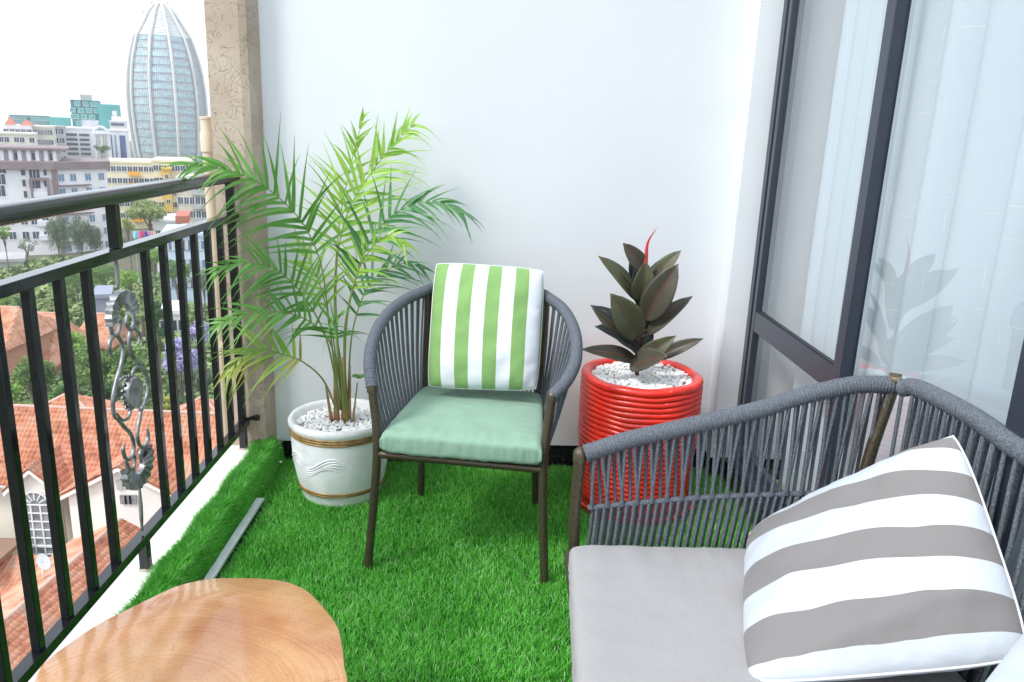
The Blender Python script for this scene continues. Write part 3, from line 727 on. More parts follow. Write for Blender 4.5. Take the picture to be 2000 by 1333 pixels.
# --- trees
def leafmat(name, c1, c2, trans=.25):
    M = mat(name, c1, rough=.7, col2=c2, vscale=.9, trans=trans); return M
LM = {k: leafmat("leaf_" + k, a, b_) for k, (a, b_) in {
    'mid': ((.08, .17, .04), (.22, .36, .09)), 'bright': ((.15, .30, .05), (.33, .50, .10)), 'dark': ((.04, .10, .035), (.09, .19, .06)),
    'grey': ((.11, .16, .10), (.25, .31, .19)), 'yellow': ((.24, .32, .07), (.46, .46, .10)), 'purple': ((.38, .34, .56), (.58, .53, .76)),
    'acacia': ((.18, .28, .08), (.38, .42, .14))}.items()}
BARK = mat("grey_brown_bark", (.14, .11, .085), rough=.95, var=.3, vscale=3)
def crown_pts(rs, n, r, flat, blobs, droop):
    cs = []
    for i in range(blobs):
        v = np.array([rs.gauss(0, 1), rs.gauss(0, 1), rs.gauss(0, 1)]); v /= np.linalg.norm(v); v *= rs.uniform(.35, .75)
        cs.append((v * np.array([r, r, r * flat]), r * rs.uniform(.26, .45)))
    return cs
CR = {}
def crownmesh(kind, seed, r, flat, n, leaf, blobs=14, droop=0):
    g = np.random.default_rng(seed); rs = random.Random(seed)
    cs = crown_pts(rs, n, r, flat, blobs, droop)
    idx = g.integers(0, len(cs), n); cen = np.array([c[0] for c in cs])[idx]; rr = np.array([c[1] for c in cs])[idx]
    d = g.normal(size=(n, 3)); d /= np.linalg.norm(d, axis=1)[:, None]; rad = rr * g.uniform(.55, 1.08, n) 
    p = cen + d * rad[:, None] * np.array([1, 1, .8 if not droop else 1.0])
    if droop: p[:, 2] -= np.abs(g.normal(size=n)) * droop
    nr = d + g.normal(size=(n, 3)) * .5; nr /= np.linalg.norm(nr, axis=1)[:, None]
    t = np.cross(nr, g.normal(size=(n, 3))); t /= np.linalg.norm(t, axis=1)[:, None]; u = np.cross(nr, t)
    if droop: t = t * .3 + np.array([0, 0, -1.0]); t /= np.linalg.norm(t, axis=1)[:, None]; u = np.cross(nr, t)
    s = leaf * g.uniform(.5, 1.3, n)[:, None]; a = (1.8 if droop else 1.0)
    V = np.stack([p - t * s * a - u * s * .15, p - u * s * .6 + t * s * .1, p + t * s * a, p + u * s * .6 - t * s * .1], 1).reshape(-1, 3)
    return V, np.arange(n * 4).reshape(-1, 4)
def tree(name, label, px, py, Y, rpx, kind, flat=.8, n=2600, seed=1, group="trees on the slope below", leaf=None, blobs=14, droop=0, cat="tree", trunk=True, leanx=0, bh=None):
    c = aty(px, py, Y); r = rpx * Y / F * 1.05
    if bh: c.z = GZ + bh
    e = empty(name, (c.x, c.y, GZ)); tag(e, label, cat, group)
    h = c.z - GZ
    V, Fq = crownmesh(kind, seed, r, flat, n, leaf or max(.16, r * .085), blobs, droop)
    V = V + np.array([0, 0, h]); V[:, 2] = np.maximum(V[:, 2], .05)
    o = npmesh("crown", V, Fq, LM[kind]); o.parent = e
    if trunk and h > 1:
        mb = MB(); rs = random.Random(seed); tr = max(.12, r * .07)
        top = Vector((rs.uniform(-.2, .2) * r, 0, h))
        mb.tube([(0, 0, -.3), (top.x * .3, 0, h * .45), tuple(top)], [tr, tr * .75, tr * .4], 8)
        for k in range(6):
            a = rs.uniform(0, 6.28); q = Vector((math.cos(a) * r * .6, math.sin(a) * r * .6, h + rs.uniform(-.2, .45) * r * flat))
            mb.tube([(top.x * .3, 0, h * rs.uniform(.5, .75)), (q.x * .5, q.y * .5, h - r * flat * .25), tuple(q)], [tr * .45, tr * .3, tr * .12], 5)
        me = bpy.data.meshes.new("trunk"); me.from_pydata(mb.v, [], mb.f); me.materials.append(BARK); me.update(); place(me, "trunk", e, (0, 0, 0))
    return e
T = [
 ("eucalyptus_tree", "tall drooping grey-green eucalyptus in front of the white apartment block", 110, 448, 148, 26, 'grey', 1.25, 2600, 11, 1.2),
 ("eucalyptus_tree", "second drooping eucalyptus nearer the iron ornament", 155, 446, 150, 24, 'grey', 1.3, 2400, 12, 1.2),
 ("eucalyptus_tree", "slim eucalyptus crown beside the railing post", 185, 455, 152, 16, 'grey', 1.6, 1400, 13, 1.2),
 ("sparse_tree", "thin half bare tree at the foot of the white apartment block", 52, 478, 145, 20, 'grey', .8, 420, 14, 0),
 ("acacia_tree", "flat topped yellow green acacia in front of the yellow block", 286, 412, 150, 40, 'acacia', .42, 2600, 15, 0),
 ("broadleaf_tree", "yellow leafed tree right below the acacia", 250, 440, 152, 18, 'yellow', .7, 900, 16, 0),
 ("broadleaf_tree", "mid green tree at the left under the eucalyptus", 148, 545, 118, 26, 'mid', .8, 1600, 17, 0),
 ("broadleaf_tree", "round green tree behind the upper iron shell", 205, 535, 116, 30, 'mid', .8, 1900, 18, 0),
 ("broadleaf_tree", "bright green tree between the ornament and next bar", 252, 545, 112, 26, 'bright', .8, 1600, 19, 0),
 ("broadleaf_tree", "olive tree patch right of the upper iron shell", 262, 600, 100, 24, 'yellow', .8, 1400, 20, 0),
 ("broadleaf_tree", "leafy tree below the blue and white block", 345, 530, 108, 28, 'mid', .8, 1700, 21, 0),
 ("broadleaf_tree", "dull green tree below the brown and cream block", 395, 545, 112, 28, 'grey', .8, 1500, 22, 0),
 ("broadleaf_tree", "bright green bush tree at the left edge above the red roof", 8, 585, 96, 20, 'bright', .7, 1200, 23, 0),
 ("broadleaf_tree", "dark green tree right of the bright one above the red roof", 48, 590, 100, 20, 'dark', .7, 1200, 24, 0),
 ("broadleaf_tree", "rounded tree above the second red roof", 122, 570, 104, 22, 'mid', .8, 1300, 25, 0),
 ("conifer_tree", "tall dark narrow conifer between two railing bars", 305, 640, 72, 24, 'dark', 3.2, 3600, 26, 0),
 ("jacaranda_tree", "purple blossoming jacaranda seen through the right hand bars", 350, 700, 66, 42, 'purple', 1.2, 2600, 27, 0),
 ("jacaranda_tree", "smaller purple jacaranda crown nearer the pillar", 392, 650, 74, 30, 'purple', 1.1, 1800, 28, 0),
 ("broadleaf_tree", "green tree under the purple jacaranda", 395, 740, 63, 32, 'grey', .8, 1700, 29, 0),
 ("broadleaf_tree", "large green tree left of the ornament's centre disc", 178, 712, 66, 44, 'mid', .95, 3600, 30, 0),
 ("broadleaf_tree", "yellow green tree top between second and third bars", 146, 668, 72, 30, 'bright', .8, 2200, 31, 0),
 ("broadleaf_tree", "large green tree above the villa's left roof end", 62, 728, 64, 42, 'mid', .8, 3200, 32, 0),
 ("broadleaf_tree", "dense green tree behind the ornament's centre disc", 252, 700, 66, 40, 'mid', .95, 3200, 33, 0),
 ("broadleaf_tree", "dark green tree behind the villa ridge near the ornament", 215, 765, 58, 30, 'dark', .8, 2200, 34, 0),
 ("broadleaf_tree", "tree filling the gap behind the villa ridge's middle", 115, 775, 60, 30, 'mid', .7, 2000, 35, 0),
 ("broadleaf_tree", "pale green tree at the left frame edge behind the villa", 10, 770, 60, 30, 'bright', .7, 2000, 36, 0),
 ("flowering_shrub", "yellow flowering shrub behind the villa's right roof", 322, 790, 55, 18, 'yellow', .8, 900, 37, 0),
 ("broadleaf_tree", "dark green tree right of the yellow shrub", 360, 790, 60, 30, 'dark', .7, 1800, 38, 0),
 ("broadleaf_tree", "far dark green tree below the arched white building", 200, 291, 235, 15, 'dark', .6, 900, 39, 0),
 ("broadleaf_tree", "tree at the edge of the lawn under the white house", 300, 500, 130, 22, 'bright', .7, 1300, 40, 0),
 ("broadleaf_tree", "small tree left of the eucalyptus by the terrace", 8, 455, 138, 16, 'bright', .9, 800, 41, 0),
]
for (nm, lb, px, py, Y, rp_, kd, fl, n, sd_, dr) in T:
    tree(nm, lb, px, py, Y, rp_, kd, fl, int(n * 1.5), sd_, droop=dr, leaf=max(.13, rp_ * Y / F * (.058 if not dr else .045)), blobs=18 if n > 1000 else 8)
# slender palms down the slope
PALMM = mat("palm_leaf_far", (.10, .17, .05), rough=.6, col2=(.24, .30, .08), vscale=1, trans=.2)
for (px, py, Y, s_, lb) in ((84, 575, 108, 1, "left fan palm above the red roofs"), (96, 585, 106, .9, "right fan palm above the red roofs"), (272, 578, 98, 1.1, "palm showing right of the iron shell")):
    c = aty(px, py, Y); e = empty("palm_tree", (c.x, c.y, GZ)); tag(e, lb, "palm tree", "palms on the slope below")
    mb = MB(); h = c.z - GZ; mb.tube([(0, 0, 0), (.2, 0, h * .5), (0, 0, h)], [.3, .22, .18], 7)
    me = bpy.data.meshes.new("trunk"); me.from_pydata(mb.v, [], mb.f); me.materials.append(BARK); me.update(); place(me, "trunk", e, (0, 0, 0))
    mb = MB(); rs = random.Random(int(px))
    for k in range(26):
        a = rs.uniform(0, 6.28); el = rs.uniform(-.5, 1.2); Lf = 2.3 * s_
        d = Vector((math.cos(a) * math.cos(el), math.sin(a) * math.cos(el), math.sin(el)))
        P = [Vector((0, 0, h)) + d * Lf * t + Vector((0, 0, -1.4 * t * t * s_)) for t in (0, .25, .5, .75, 1)]
        sd2 = d.cross(Vector((0, 0, 1))).normalized()
        for i in range(4):
            for s2 in (-1, 1):
                w0 = .45 * s_; q = P[i].lerp(P[i + 1], .5)
                mb.add([P[i], P[i + 1], q + sd2 * s2 * w0 + d * .3 + Vector((0, 0, -.25))], [(0, 1, 2)])
    me = bpy.data.meshes.new("crown"); me.from_pydata(mb.v, [], mb.f); me.materials.append(PALMM); me.update(); place(me, "crown", e, (0, 0, 0))
# undergrowth: one mass nobody could count
g = np.random.default_rng(5); n = 110000
Yg = g.uniform(53, 150, n); Xg = -Yg * g.uniform(.30, .80, n)
hh = g.uniform(0, 1, n) ** 1.5 * (2.2 + 1.6 * np.sin(Xg * .21) * np.cos(Yg * .17))
p = np.stack([Xg, Yg, GZ + np.maximum(hh, .05)], 1)
nr = g.normal(size=(n, 3)); nr[:, 2] = np.abs(nr[:, 2]) + .6; nr /= np.linalg.norm(nr, axis=1)[:, None]
t = np.cross(nr, g.normal(size=(n, 3))); t /= np.linalg.norm(t, axis=1)[:, None]; u = np.cross(nr, t); s = (Yg / 80)[:, None] * g.uniform(.14, .38, n)[:, None]
V = np.stack([p - t * s, p - u * s * .6, p + t * s, p + u * s * .6], 1).reshape(-1, 3)
UG = mat("undergrowth_leaf", (.09, .18, .05), rough=.8, col2=(.28, .36, .12), vscale=.12)
tag(npmesh("undergrowth", V, np.arange(n * 4).reshape(-1, 4), UG), "green undergrowth covering the slope between the houses", "undergrowth", kind="stuff")

# ------------------------------------------------------------------ THE BALCONY --------------------------------------------
YW = 3.05
b = MB(); b.box((-1.06, -1.2, -.25), (1.25, 3.3, -.02)); tag(b.build("floor", mat("floor_screed", (.4, .4, .38), rough=.9)), kind="structure")
b = MB(); b.box((-.86, -1.2, -.02), (.985, 3.05, 0)); o = b.build("turf_backing", mat("dark_green_backing", (.012, .05, .012), rough=1)); o['kind'] = 'structure'
# kerb with big cream tiles
b = MB(); b.box((-1.06, -1.2, -.02), (-.875, 3.3, .088)); kerb = tag(b.build("kerb", mat("kerb_concrete", (.6, .58, .55), rough=.9)), kind="structure")
for (y0, y1, m_) in ((-1.2, .196, TILE), (.2, 1.096, TILE), (1.1, 2.002, TILE), (2.006, 2.93, TILE)):
    b = MB(); b.box((-1.065, y0, .088), (-.872, y1, .1)); bevel(b.build("tile", m_, kerb), .002)
b = MB(); b.box((-1.065, 2.934, .088), (-.872, 3.1, .099)); b.build("tile", TILE_D, kerb)
# back wall
def wallpoly(): 
    b = MB(); b.prism([(-.93, 3.03), (.9, YW + .035), (.9, 3.3), (-.93, 3.3)], .085, 2.8); return b.build("back_wall", WALL)
tag(wallpoly(), "smooth glossy white wall at the end of the balcony", "wall", kind="structure")
b = MB(); b.prism([(-.86, 3.04), (.89, YW + .043), (.89, 3.29), (-.86, 3.29)], -.01, .085); tag(b.build("skirting", BLACKSTONE), kind="structure")
b = MB(); b.prism([(.897, 2.975), (1.02, 2.975), (1.3, 2.975), (1.3, 3.3), (.905, 3.3)], .085, 2.8); tag(bevel(b.build("wall_pier", TRIM), .006), "narrow white pier between back wall and sliding window", "wall", kind="structure")
b = MB(); b.prism([(.905, 2.985), (1.3, 2.985), (1.3, 3.3), (.91, 3.3)], -.01, .084); tag(b.build("skirting", BLACKSTONE), kind="structure")
# rough stucco pillar
def stucco():
    M = mat("scratched_beige_stucco", (.36, .28, .215), rough=.95)
    t = N(M, "ShaderNodeTexCoord")
    n0 = N(M, "ShaderNodeTexNoise", i_Scale=17.0, i_Detail=2.0, i_Distortion=2.2); L(M, t.outputs["Object"], n0.inputs["Vector"])
    r0 = ramp(M, [(.485, (1, 1, 1)), (.5, (0, 0, 0)), (.515, (1, 1, 1))]); L(M, n0.outputs["Fac"], r0.inputs[0])
    msk = N(M, "ShaderNodeTexNoise", i_Scale=24.0, i_Detail=2.0); L(M, t.outputs["Object"], msk.inputs["Vector"])
    r1 = ramp(M, [(.42, (1, 1, 1)), (.49, (0, 0, 0))]); L(M, msk.outputs["Fac"], r1.inputs[0])
    mxx = N(M, "ShaderNodeMath", operation='MAXIMUM'); L(M, r0.outputs[0], mxx.inputs[0]); L(M, r1.outputs[0], mxx.inputs[1])
    n2 = N(M, "ShaderNodeTexNoise", i_Scale=160.0, i_Detail=5.0); L(M, t.outputs["Object"], n2.inputs["Vector"])
    ad = N(M, "ShaderNodeMath", operation='MULTIPLY_ADD'); ad.inputs[1].default_value = .35; L(M, n2.outputs["Fac"], ad.inputs[0]); L(M, mxx.outputs[0], ad.inputs[2])
    bp = N(M, "ShaderNodeBump", i_Strength=.8, i_Distance=.0045); L(M, ad.outputs[0], bp.inputs["Height"]); L(M, bp.outputs[0], bsdf(M).inputs["Normal"])
    n3 = N(M, "ShaderNodeTexNoise", i_Scale=7.0, i_Detail=4.0); L(M, t.outputs["Object"], n3.inputs["Vector"])
    r3 = ramp(M, [(.35, (.46, .365, .285)), (.65, (.56, .465, .375))]); L(M, n3.outputs["Fac"], r3.inputs[0]); L(M, r3.outputs[0], bsdf(M).inputs["Base Color"])
    return M
STUC = stucco()
b = MB(); b.prism([(-1.045, 2.94), (-.93, 2.94), (-.905, 2.95), (-.893, 2.985), (-.885, 3.03), (-.93, 3.25), (-1.05, 3.25)], .1, 2.8)
tag(b.build("pillar", STUC), "rough beige stucco pillar at the corner of the balcony", "pillar", kind="structure")
# pvc pipe outside
PVC = mat("cream_pvc", (.66, .56, .43), rough=.5, var=.08, vscale=6)
c = aty(403, 240, 3.12); e = empty("drain_pipe", (c.x, 3.12, 0)); tag(e, "cream plastic drain pipe running down outside beside the stucco pillar", "pipe")
mb = MB(); mb.tube([(c.x, 3.12, -3), (c.x, 3.12, c.z)], .021, 16); mb.build("pipe", PVC, e, True, 40)
mb = MB(); mb.lathe([(.021, -.10), (.0265, -.098), (.0265, -.03), (.0225, -.022), (.0225, .02), (.0245, .022), (.0245, .032), (.001, .034)], (c.x, 3.12, c.z - .01), 20); mb.build("collar", PVC, e, True, 40)
mb = MB(); mb.lathe([(.019, -.03), (.024, -.03), (.024, .03), (.019, .03)], (c.x, 3.12, .86), 16); mb.build("collar", PVC, e, True, 40)
mb = MB(); mb.box((c.x - .03, 3.1, .455), (c.x + .08, 3.14, .48)); mb.build("bracket", PVC, e)

# railing
XR = -.98
def railing():
    e = empty("balcony_railing", (XR, 2.0, .1)); tag(e, "glossy black steel balcony railing with square bars and rounded handrail", "railing")
    def bx_(nm, a, b_, bv=.0015): mb = MB(); mb.box(a, b_); return bevel(mb.build(nm, BLACKIRON, e), bv)
    mb = MB(); n = 20
    sec = []
    for i in range(n):
        a = 2 * PI * i / n; x = math.cos(a); z = math.sin(a)
        sec.append((.029 * math.copysign(abs(x) ** .6, x), .021 * math.copysign(abs(z) ** .75, z)))
    y0, y1 = -.9, 2.44
    vs = [(XR + s_[0], y, 1.157 + s_[1]) for y in (y0, y1) for s_ in sec]
    mb.add(vs, [(i, (i + 1) % n, n + (i + 1) % n, n + i) for i in range(n)] + [tuple(range(n))[::-1], tuple(range(n, 2 * n))])
    # the handrail carries on to the pillar
    mb.build("handrail", BLACKIRON, e, True, 60)
    mb = MB(); vs = [(XR + s_[0] * .96, y, 1.157 + s_[1] * .96) for y in (2.441, 2.955) for s_ in sec]
    mb.add(vs, [(i, (i + 1) % n, n + (i + 1) % n, n + i) for i in range(n)] + [tuple(range(n))[::-1], tuple(range(n, 2 * n))]); mb.build("handrail", BLACKIRON, e, True, 60)
    bx_("rail", (XR - .018, -.9, 1.0), (XR + .018, 2.955, 1.026)); bx_("rail", (XR - .016, -.9, .188), (XR + .016, 2.945, .214))
    for k in range(-19, 8):
        y = 2.06 + .1195 * k if k > 0 else 1.98 + .1195 * k
        if k == 0: continue
        if k > 6: continue
        bx_("bar", (XR - .0102, y - .0105, .2145), (XR + .0102, y + .0105, .9995))
    for y in (2.02, 2.905, .2, -.8):
        bx_("post", (XR - .013, y - .013, 1.0265), (XR + .013, y + .013, 1.14))
        bx_("post", (XR - .013, y - .013, .1005), (XR + .013, y + .013, .1875))
        if y != 2.02: bx_("post", (XR - .013, y - .013, .2145), (XR + .013, y + .013, .9995))
        mb = MB()
        mb.lathe([(.021, 0), (.019, .004), (.014, .006)], (XR, y, .1), 10); mb.build("weld_collar", mat("grout_grey", (.42, .36, .28), rough=.8), e)
    mb = MB(); mb.tube([(XR + .014, 2.895, .225), (XR + .05, 2.93, .225)], .008, 8); mb.lathe([(.013, 0), (.013, .018)], (XR + .05, 2.925, .215), 10); mb.build("fixing_bolt", BLACKIRON, e, True, 40)
railing()
def ornament():
    e = empty("scroll_panel", (XR, 2.02, .21)); tag(e, "grey cast iron scroll ornament with fluted shells and rosette between the railing bars", "ornament")
    cr = lambda x, y: (lambda p: Vector((XR, p.y, p.z)))(atx(200 + x / 2.021, 460 + y / 2.021, XR))
    def scroll(pts, r=.0055, nm="scroll"):
        P = catmull([cr(*q) for q in pts], 8); mb = MB(); n = len(P)
        mb.tube(P, [r * (.55 + .45 * min(1, min(i, n - 1 - i) / 6)) for i in range(n)], 8, flat=1.0); return mb.build(nm, GREYIRON, e, True)
    scroll([(50, 85), (57, 140), (62, 215)], .006, "stem"); scroll([(147, 1000), (152, 1085), (157, 1165)], .006, "stem")
    scroll([(33, 310), (31, 350), (42, 395), (62, 385), (70, 345), (58, 325), (50, 340)])
    scroll([(124, 300), (124, 345), (112, 372), (96, 350), (98, 322), (104, 318)])
    scroll([(37, 480), (27, 440), (38, 402), (60, 398), (80, 440), (76, 500), (55, 575), (42, 640), (44, 700), (52, 725)])
    scroll([(143, 435), (146, 395), (130, 368), (112, 378), (105, 420), (115, 470), (150, 515), (176, 560), (178, 620), (160, 680), (145, 690)])
    scroll([(50, 660), (55, 600), (75, 568), (95, 560), (108, 575)], .0045)
    scroll([(118, 572), (120, 540), (135, 520), (155, 522), (165, 545)], .0045)
    scroll([(55, 700), (75, 728), (100, 722), (110, 690), (100, 665)], .0045)
    scroll([(52, 720), (85, 755), (115, 790), (124, 840), (112, 880), (92, 880), (82, 850), (86, 825)])
    scroll([(158, 670), (148, 720), (138, 780), (145, 825), (165, 835), (180, 800), (177, 760)])
    scroll([(90, 885), (100, 915), (100, 950), (110, 975)]); scroll([(105, 880), (125, 870), (128, 900), (124, 915)], .0045)
    scroll([(168, 835), (182, 860), (184, 900), (172, 935)]); scroll([(160, 840), (148, 860), (152, 890), (156, 900)], .0045)
    # fluted shells
    def shell(cx, cy, r0, r1, a0, a1, n=11, sy=1):
        c = cr(cx, cy); k = abs(cr(cx, cy - 100).z - cr(cx, cy).z) / 100
        for side in (0,):
            mb = MB(); m_ = n * 4
            for i in range(m_):
                def pt(j, rr, dx):
                    a = math.radians(a0 + (a1 - a0) * j / m_); flu = .5 + .5 * math.cos(2 * PI * j / 4)
                    R_ = rr * (1 + (.05 * flu if rr == r1 else 0)); return Vector((XR + dx + .004 * flu * (1 if dx > 0 else -1), c.y + R_ * k * math.cos(a) * 1.25, c.z + R_ * k * math.sin(a)))
                q = [pt(i, r0, .005), pt(i + 1, r0, .005), pt(i + 1, r1, .007), pt(i, r1, .007), pt(i, r0, -.005), pt(i + 1, r0, -.005), pt(i + 1, r1, -.007), pt(i, r1, -.007)]
                mb.add(q, [(0, 1, 2, 3), (7, 6, 5, 4), (3, 2, 6, 7), (4, 5, 1, 0)])
            mb.build("shell", GREYIRON, e)
    shell(80, 310, 40, 92, -15, 195); shell(140, 905, 36, 92, 165, 385)
    c = cr(123, 620); k = abs(cr(123, 520).z - c.z) / 100
    mb = MB(); n = 36
    prof = [(0, .012), (.018, .014), (.03, .010), (.042, .013), (.054, .009), (.06, .011)]
    mb.lathe([(r_ * .95, h_) for r_, h_ in prof[::-1]] + [], (0, 0, 0), n, False); mb.lathe([(.057, .011), (.060, 0), (.057, -.011), (.0, -.012)], (0, 0, 0), n, False)
    M = Matrix.Translation(c) @ Matrix.Rotation(PI / 2, 4, 'Y') @ Matrix.Scale(.72, 4); mb.v = [tuple(M @ Vector(v)) for v in mb.v]
    mb.build("rosette", GREYIRON, e, True, 50)
    mb = MB()
    for i in range(16):
        a = 2 * PI * i / 16; q = c + Vector((-.008, math.cos(a) * .046, math.sin(a) * .046)); mb.lathe([(.0, -.007), (.007, 0), (0, .007)], q, 6, False)
    mb.build("beading", mat("dark_iron_beading", (.02, .02, .02), rough=.3), e)
ornament()

# ---- artificial turf
def turfmat():
    M = mat("artificial_grass_blade", (.02, .25, .02), rough=.42, spec=.6)
    a = N(M, "ShaderNodeAttribute"); a.attribute_name = "tint"
    r = ramp(M, [(0, (.05, .34, .02)), (.3, (.11, .56, .04)), (.6, (.20, .70, .08)), (.85, (.36, .82, .20)), (1, (.58, .88, .48))])
    L(M, a.outputs["Fac"], r.inputs[0]); L(M, r.outputs[0], bsdf(M).inputs["Base Color"])
    n = M.node_tree; tr = n.nodes.new("ShaderNodeBsdfTranslucent"); ms = n.nodes.new("ShaderNodeMixShader"); ms.inputs[0].default_value = .42
    L(M, r.outputs[0], tr.inputs[0]); L(M, bsdf(M).outputs[0], ms.inputs[1]); L(M, tr.outputs[0], ms.inputs[2]); L(M, ms.outputs[0], n.nodes["Material Output"].inputs[0])
    return M
TURF = turfmat()
def blades(name, P, Nn, seed, hmin, hmax, wid, lean):
    g = np.random.default_rng(seed); n = len(P)
    h = g.uniform(hmin, hmax, n)[:, None]
    q = (P * np.array([14, 14, 14])).astype(int); 
    cl = np.sin(P[:, 0] * 55 + np.sin(P[:, 1] * 31) * 2) * np.cos(P[:, 1] * 49 + np.sin(P[:, 0] * 43) * 2)
    az = g.uniform(0, 2 * PI, n) * .75 + cl * 1.6
    d = np.stack([np.cos(az), np.sin(az), np.zeros(n)], 1); d -= Nn * (d * Nn).sum(1)[:, None]
    d *= (np.abs(g.normal(size=n)) * lean + .12)[:, None]
    sd_ = np.cross(Nn, d); sd_ /= np.linalg.norm(sd_, axis=1)[:, None] + 1e-9
    rot = g.uniform(-1, 1, n)[:, None]; sd_ = sd_ + d * rot; sd_ /= np.linalg.norm(sd_, axis=1)[:, None] + 1e-9
    w = wid * g.uniform(.7, 1.3, n)[:, None]
    m1 = P + Nn * h * .5 + d * h * .28; tp = P + Nn * h * .92 + d * h * .95
    V = np.stack([P - sd_ * w, P + sd_ * w, m1 + sd_ * w * .85, m1 - sd_ * w * .85, tp + sd_ * w * .3, tp - sd_ * w * .3], 1).reshape(-1, 3)
    base = np.arange(n)[:, None] * 6
    Fq = np.concatenate([base + np.array([0, 1, 2, 3]), base + np.array([3, 2, 4, 5])], 1).reshape(-1, 4)
    patch = .5 + .5 * np.sin(P[:, 0] * 9 + 2 * np.sin(P[:, 1] * 5)) * np.sin(P[:, 1] * 11 + 2 * np.sin(P[:, 0] * 7))
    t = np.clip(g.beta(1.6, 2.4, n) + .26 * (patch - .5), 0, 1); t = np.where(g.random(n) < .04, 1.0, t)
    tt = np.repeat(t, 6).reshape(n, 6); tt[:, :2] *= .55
    return V, Fq, tt.ravel()
g = np.random.default_rng(2)
n = 250000
X = g.uniform(-.862, .985, n); Yy = 1.02 + (3.02 - 1.02) * g.random(n) ** 1.12
P = np.stack([X, Yy, np.zeros(n)], 1)
dpot = np.minimum(np.hypot(X + .565, Yy - 2.76) - .135, np.hypot(X - .545, Yy - 2.76) - .17)
sofa_hide = (X > .30) & (Yy < 1.55)
P = P[(dpot > 0) & ~sofa_hide & ~((np.abs(X + .828) < .015) & (Yy < 2.61))]
V, Fq, tt = blades("turf", P, np.tile([0, 0, 1.0], (len(P), 1)), 3, .012, .024, .0009, .6)
tag(npmesh("artificial_turf", V, Fq, TURF, cols=tt), "bright green artificial grass carpet over the balcony floor", "artificial grass", kind="stuff")
# turf folded up the kerb
prof = [(-.938, .1), (-.90, .103), (-.878, .098), (-.868, .07), (-.866, .035), (-.864, 0)]
mb = MB(); ys = [1.0, 3.0]
top = [(x, y, z + .004) for y in ys for x, z in prof]; k = len(prof)
mb.add(top, [(i, k + i, k + i + 1, i + 1) for i in range(k - 1)])
e = empty("turf_upstand", (-.9, 2, 0)); tag(e, "strip of bright artificial grass folded up over the tiled kerb", "artificial grass", kind="stuff")
o = mb.build("backing", mat("dark_green_backing", (.012, .05, .012)), e); md = o.modifiers.new("s", 'SOLIDIFY'); md.thickness = .004
n = 70000; seg = g.random(n); L_ = [math.dist(prof[i], prof[i + 1]) for i in range(k - 1)]; cum = np.cumsum([0] + L_) / sum(L_)
xs = np.interp(seg, cum, [q[0] for q in prof]); zs = np.interp(seg, cum, [q[1] for q in prof])
yy = g.uniform(1.15, 2.985, n); xs = xs + .006 * np.sin(yy * 21)
ang = np.interp(seg, cum, [100, 85, 55, 20, 8, 5]); Nn = np.stack([np.cos(np.radians(ang)), np.zeros(n) - .1, np.sin(np.radians(ang))], 1); Nn /= np.linalg.norm(Nn, axis=1)[:, None]
V, Fq, tt = blades("t", np.stack([xs, yy, zs + .003], 1), Nn, 6, .014, .027, .0009, .5)
o = npmesh("pile", V, Fq, TURF, cols=tt); o.parent = e; o.matrix_parent_inverse = Matrix.Translation((.9, -2, 0)); o['kind'] = 'stuff'
# aluminium strip lying in the corner
mb = MB(); M = Matrix.Translation((-.828, 2.10, .024)) @ Matrix.Rotation(.008, 4, 'Z'); mb.box((-.0135, -.75, 0), (.0135, .51, .012), M)
tag(bevel(mb.build("metal_strip", ALU), .0015), "long thin aluminium profile lying on the grass along the kerb", "metal strip")

